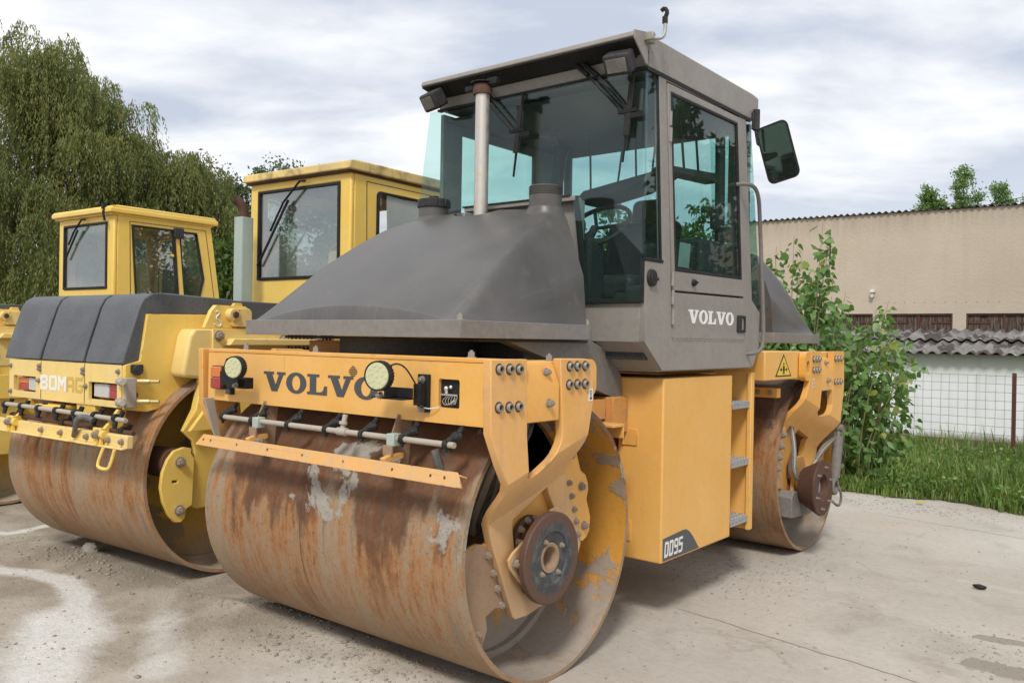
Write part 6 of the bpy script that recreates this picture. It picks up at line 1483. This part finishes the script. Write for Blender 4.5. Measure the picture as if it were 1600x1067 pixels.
for (x, y, h_, lx, ly) in stems:
    pts = [Vector((x+lx*t*t*1.1, y+ly*t, h_*t+.05)) for t in (0, .25, .5, .75, 1.)]
    add_tube(bm, pts, [.010, .008, .006, .004, .002], 5, smooth=1)
    k = int(h_*52)
    for j in range(k):
        t = (j+rr_.random())/k; t = .02+t*.96
        p = np.array((x+lx*t*t*1.1, y+ly*t, h_*t+.05)); a = rr_.uniform(0, 2*PI)
        rad = (.05+.26*(1-t)*rr_.random()+.04)
        if t > .85: rad *= .5
        o_ = np.array((math.cos(a), math.sin(a), rr_.uniform(-.2, .35)))*rad
        Cs.append(p+o_); Ds.append(np.array((math.cos(a)*.8, math.sin(a)*.8, -rr_.uniform(.2, 1.1))))
part('stems', bm, 'green_stem', T, 0)
C_ = np.array(Cs); D_ = np.array(Ds)
leaf_cloud('leaves', C_, D_, RNG.uniform(.035, .105, len(C_)), RNG.uniform(.035, .10, len(C_)), 'poplar_leaf', T, heart=True)

# grass: narrow blades in tufts
def grass(name, n_t, per, fx, hmin, hmax, mat='grass_blade', wid=.006):
    tx, ty = fx(n_t); X = np.repeat(tx, per)+RNG.normal(0, .045, n_t*per); Y = np.repeat(ty, per)+RNG.normal(0, .045, n_t*per)
    hh = np.repeat(RNG.uniform(hmin, hmax, n_t), per)*RNG.uniform(.5, 1.15, n_t*per); n = len(X)
    a = RNG.uniform(0, 2*PI, n); ln = RNG.uniform(.1, .75, n)*hh; w = RNG.uniform(.6, 1.4, n)*wid
    px_, py_ = -np.sin(a)*w, np.cos(a)*w
    z0 = np.clip((Y-5.45)/.5, 0, 1)*.02
    lv = []
    for t, ww in ((0, 1), (.4, .9), (.75, .55), (1, .04)):
        cx = X+np.cos(a)*ln*t**2; cy = Y+np.sin(a)*ln*t**2; cz = z0+hh*(t-.28*t**3*(ln/hh))
        lv += [np.stack([cx-px_*ww, cy-py_*ww, cz], -1), np.stack([cx+px_*ww, cy+py_*ww, cz], -1)]
    V = np.stack(lv, 1).reshape(-1, 3); q = np.arange(n)[:, None]*8
    F = np.concatenate([q+np.array([[0, 1, 3, 2]]), q+np.array([[2, 3, 5, 4]]), q+np.array([[4, 5, 7, 6]])])
    return kind(raw_mesh(name, V, F, mat), 'stuff')
def edge_y(x): return 5.45+.16*np.sin(x*1.7)+.07*np.sin(x*5.3+1)
def f1(n):
    x = RNG.uniform(-.4, 5.5, n); u = RNG.random(n)**1.2; return x, edge_y(x)+.03+u*3.6
grass('grass', 6200, 16, f1, .04, .16)['label'] = 'rough green grass and weeds between the yard and the fence'
def f2(n):
    x = RNG.uniform(.1, 4.5, n); return x, edge_y(x)+.1+RNG.random(n)*1.3
grass('weeds', 420, 12, f2, .14, .36, wid=.009)['label'] = 'taller broad bladed weeds along the yard edge'
def f3(n):
    x = RNG.uniform(-.4, 3, n); return x, 8.3+RNG.random(n)*1.8
grass('weeds', 150, 9, f3, .15, .42, wid=.007)['label'] = 'tall weeds along the foot of the fence'
# low leafy weeds in the grass
n = 6000; x = RNG.uniform(-.3, 5, n); y = edge_y(x)+.02+RNG.random(n)**1.3*3; cl = (np.sin(x*3.1+y*2)+np.sin(y*4.1-x)) > -.2; x, y = x[cl], y[cl]
C_ = np.stack([x, y, .05+RNG.random(len(x))*.16], -1); D_ = RNG.normal(size=C_.shape); D_[:, 2] = .25
lw = leaf_cloud('ground_cover', C_, D_, RNG.uniform(.03, .07, len(x)), .03, 'poplar_leaf'); kind(lw, 'stuff')['label'] = 'low leafy weeds growing among the grass'
bm = BM(); add_prism(bm, [(0, 0), (.03, -.02), (.06, 0), (.075, .02), (.04, .03), (.01, .02)], [], 'z', 0, .004); bm.transform(Matrix.Translation((.98, 5.30, .02)) @ Matrix.Rotation(R_(14), 4, 'X')); tag(part('fallen_leaf', bm, 'lime_leaf', None, 0, origin=(.98, 5.30, 0)), 'yellow fallen leaf at the edge of the grass', 'leaf')
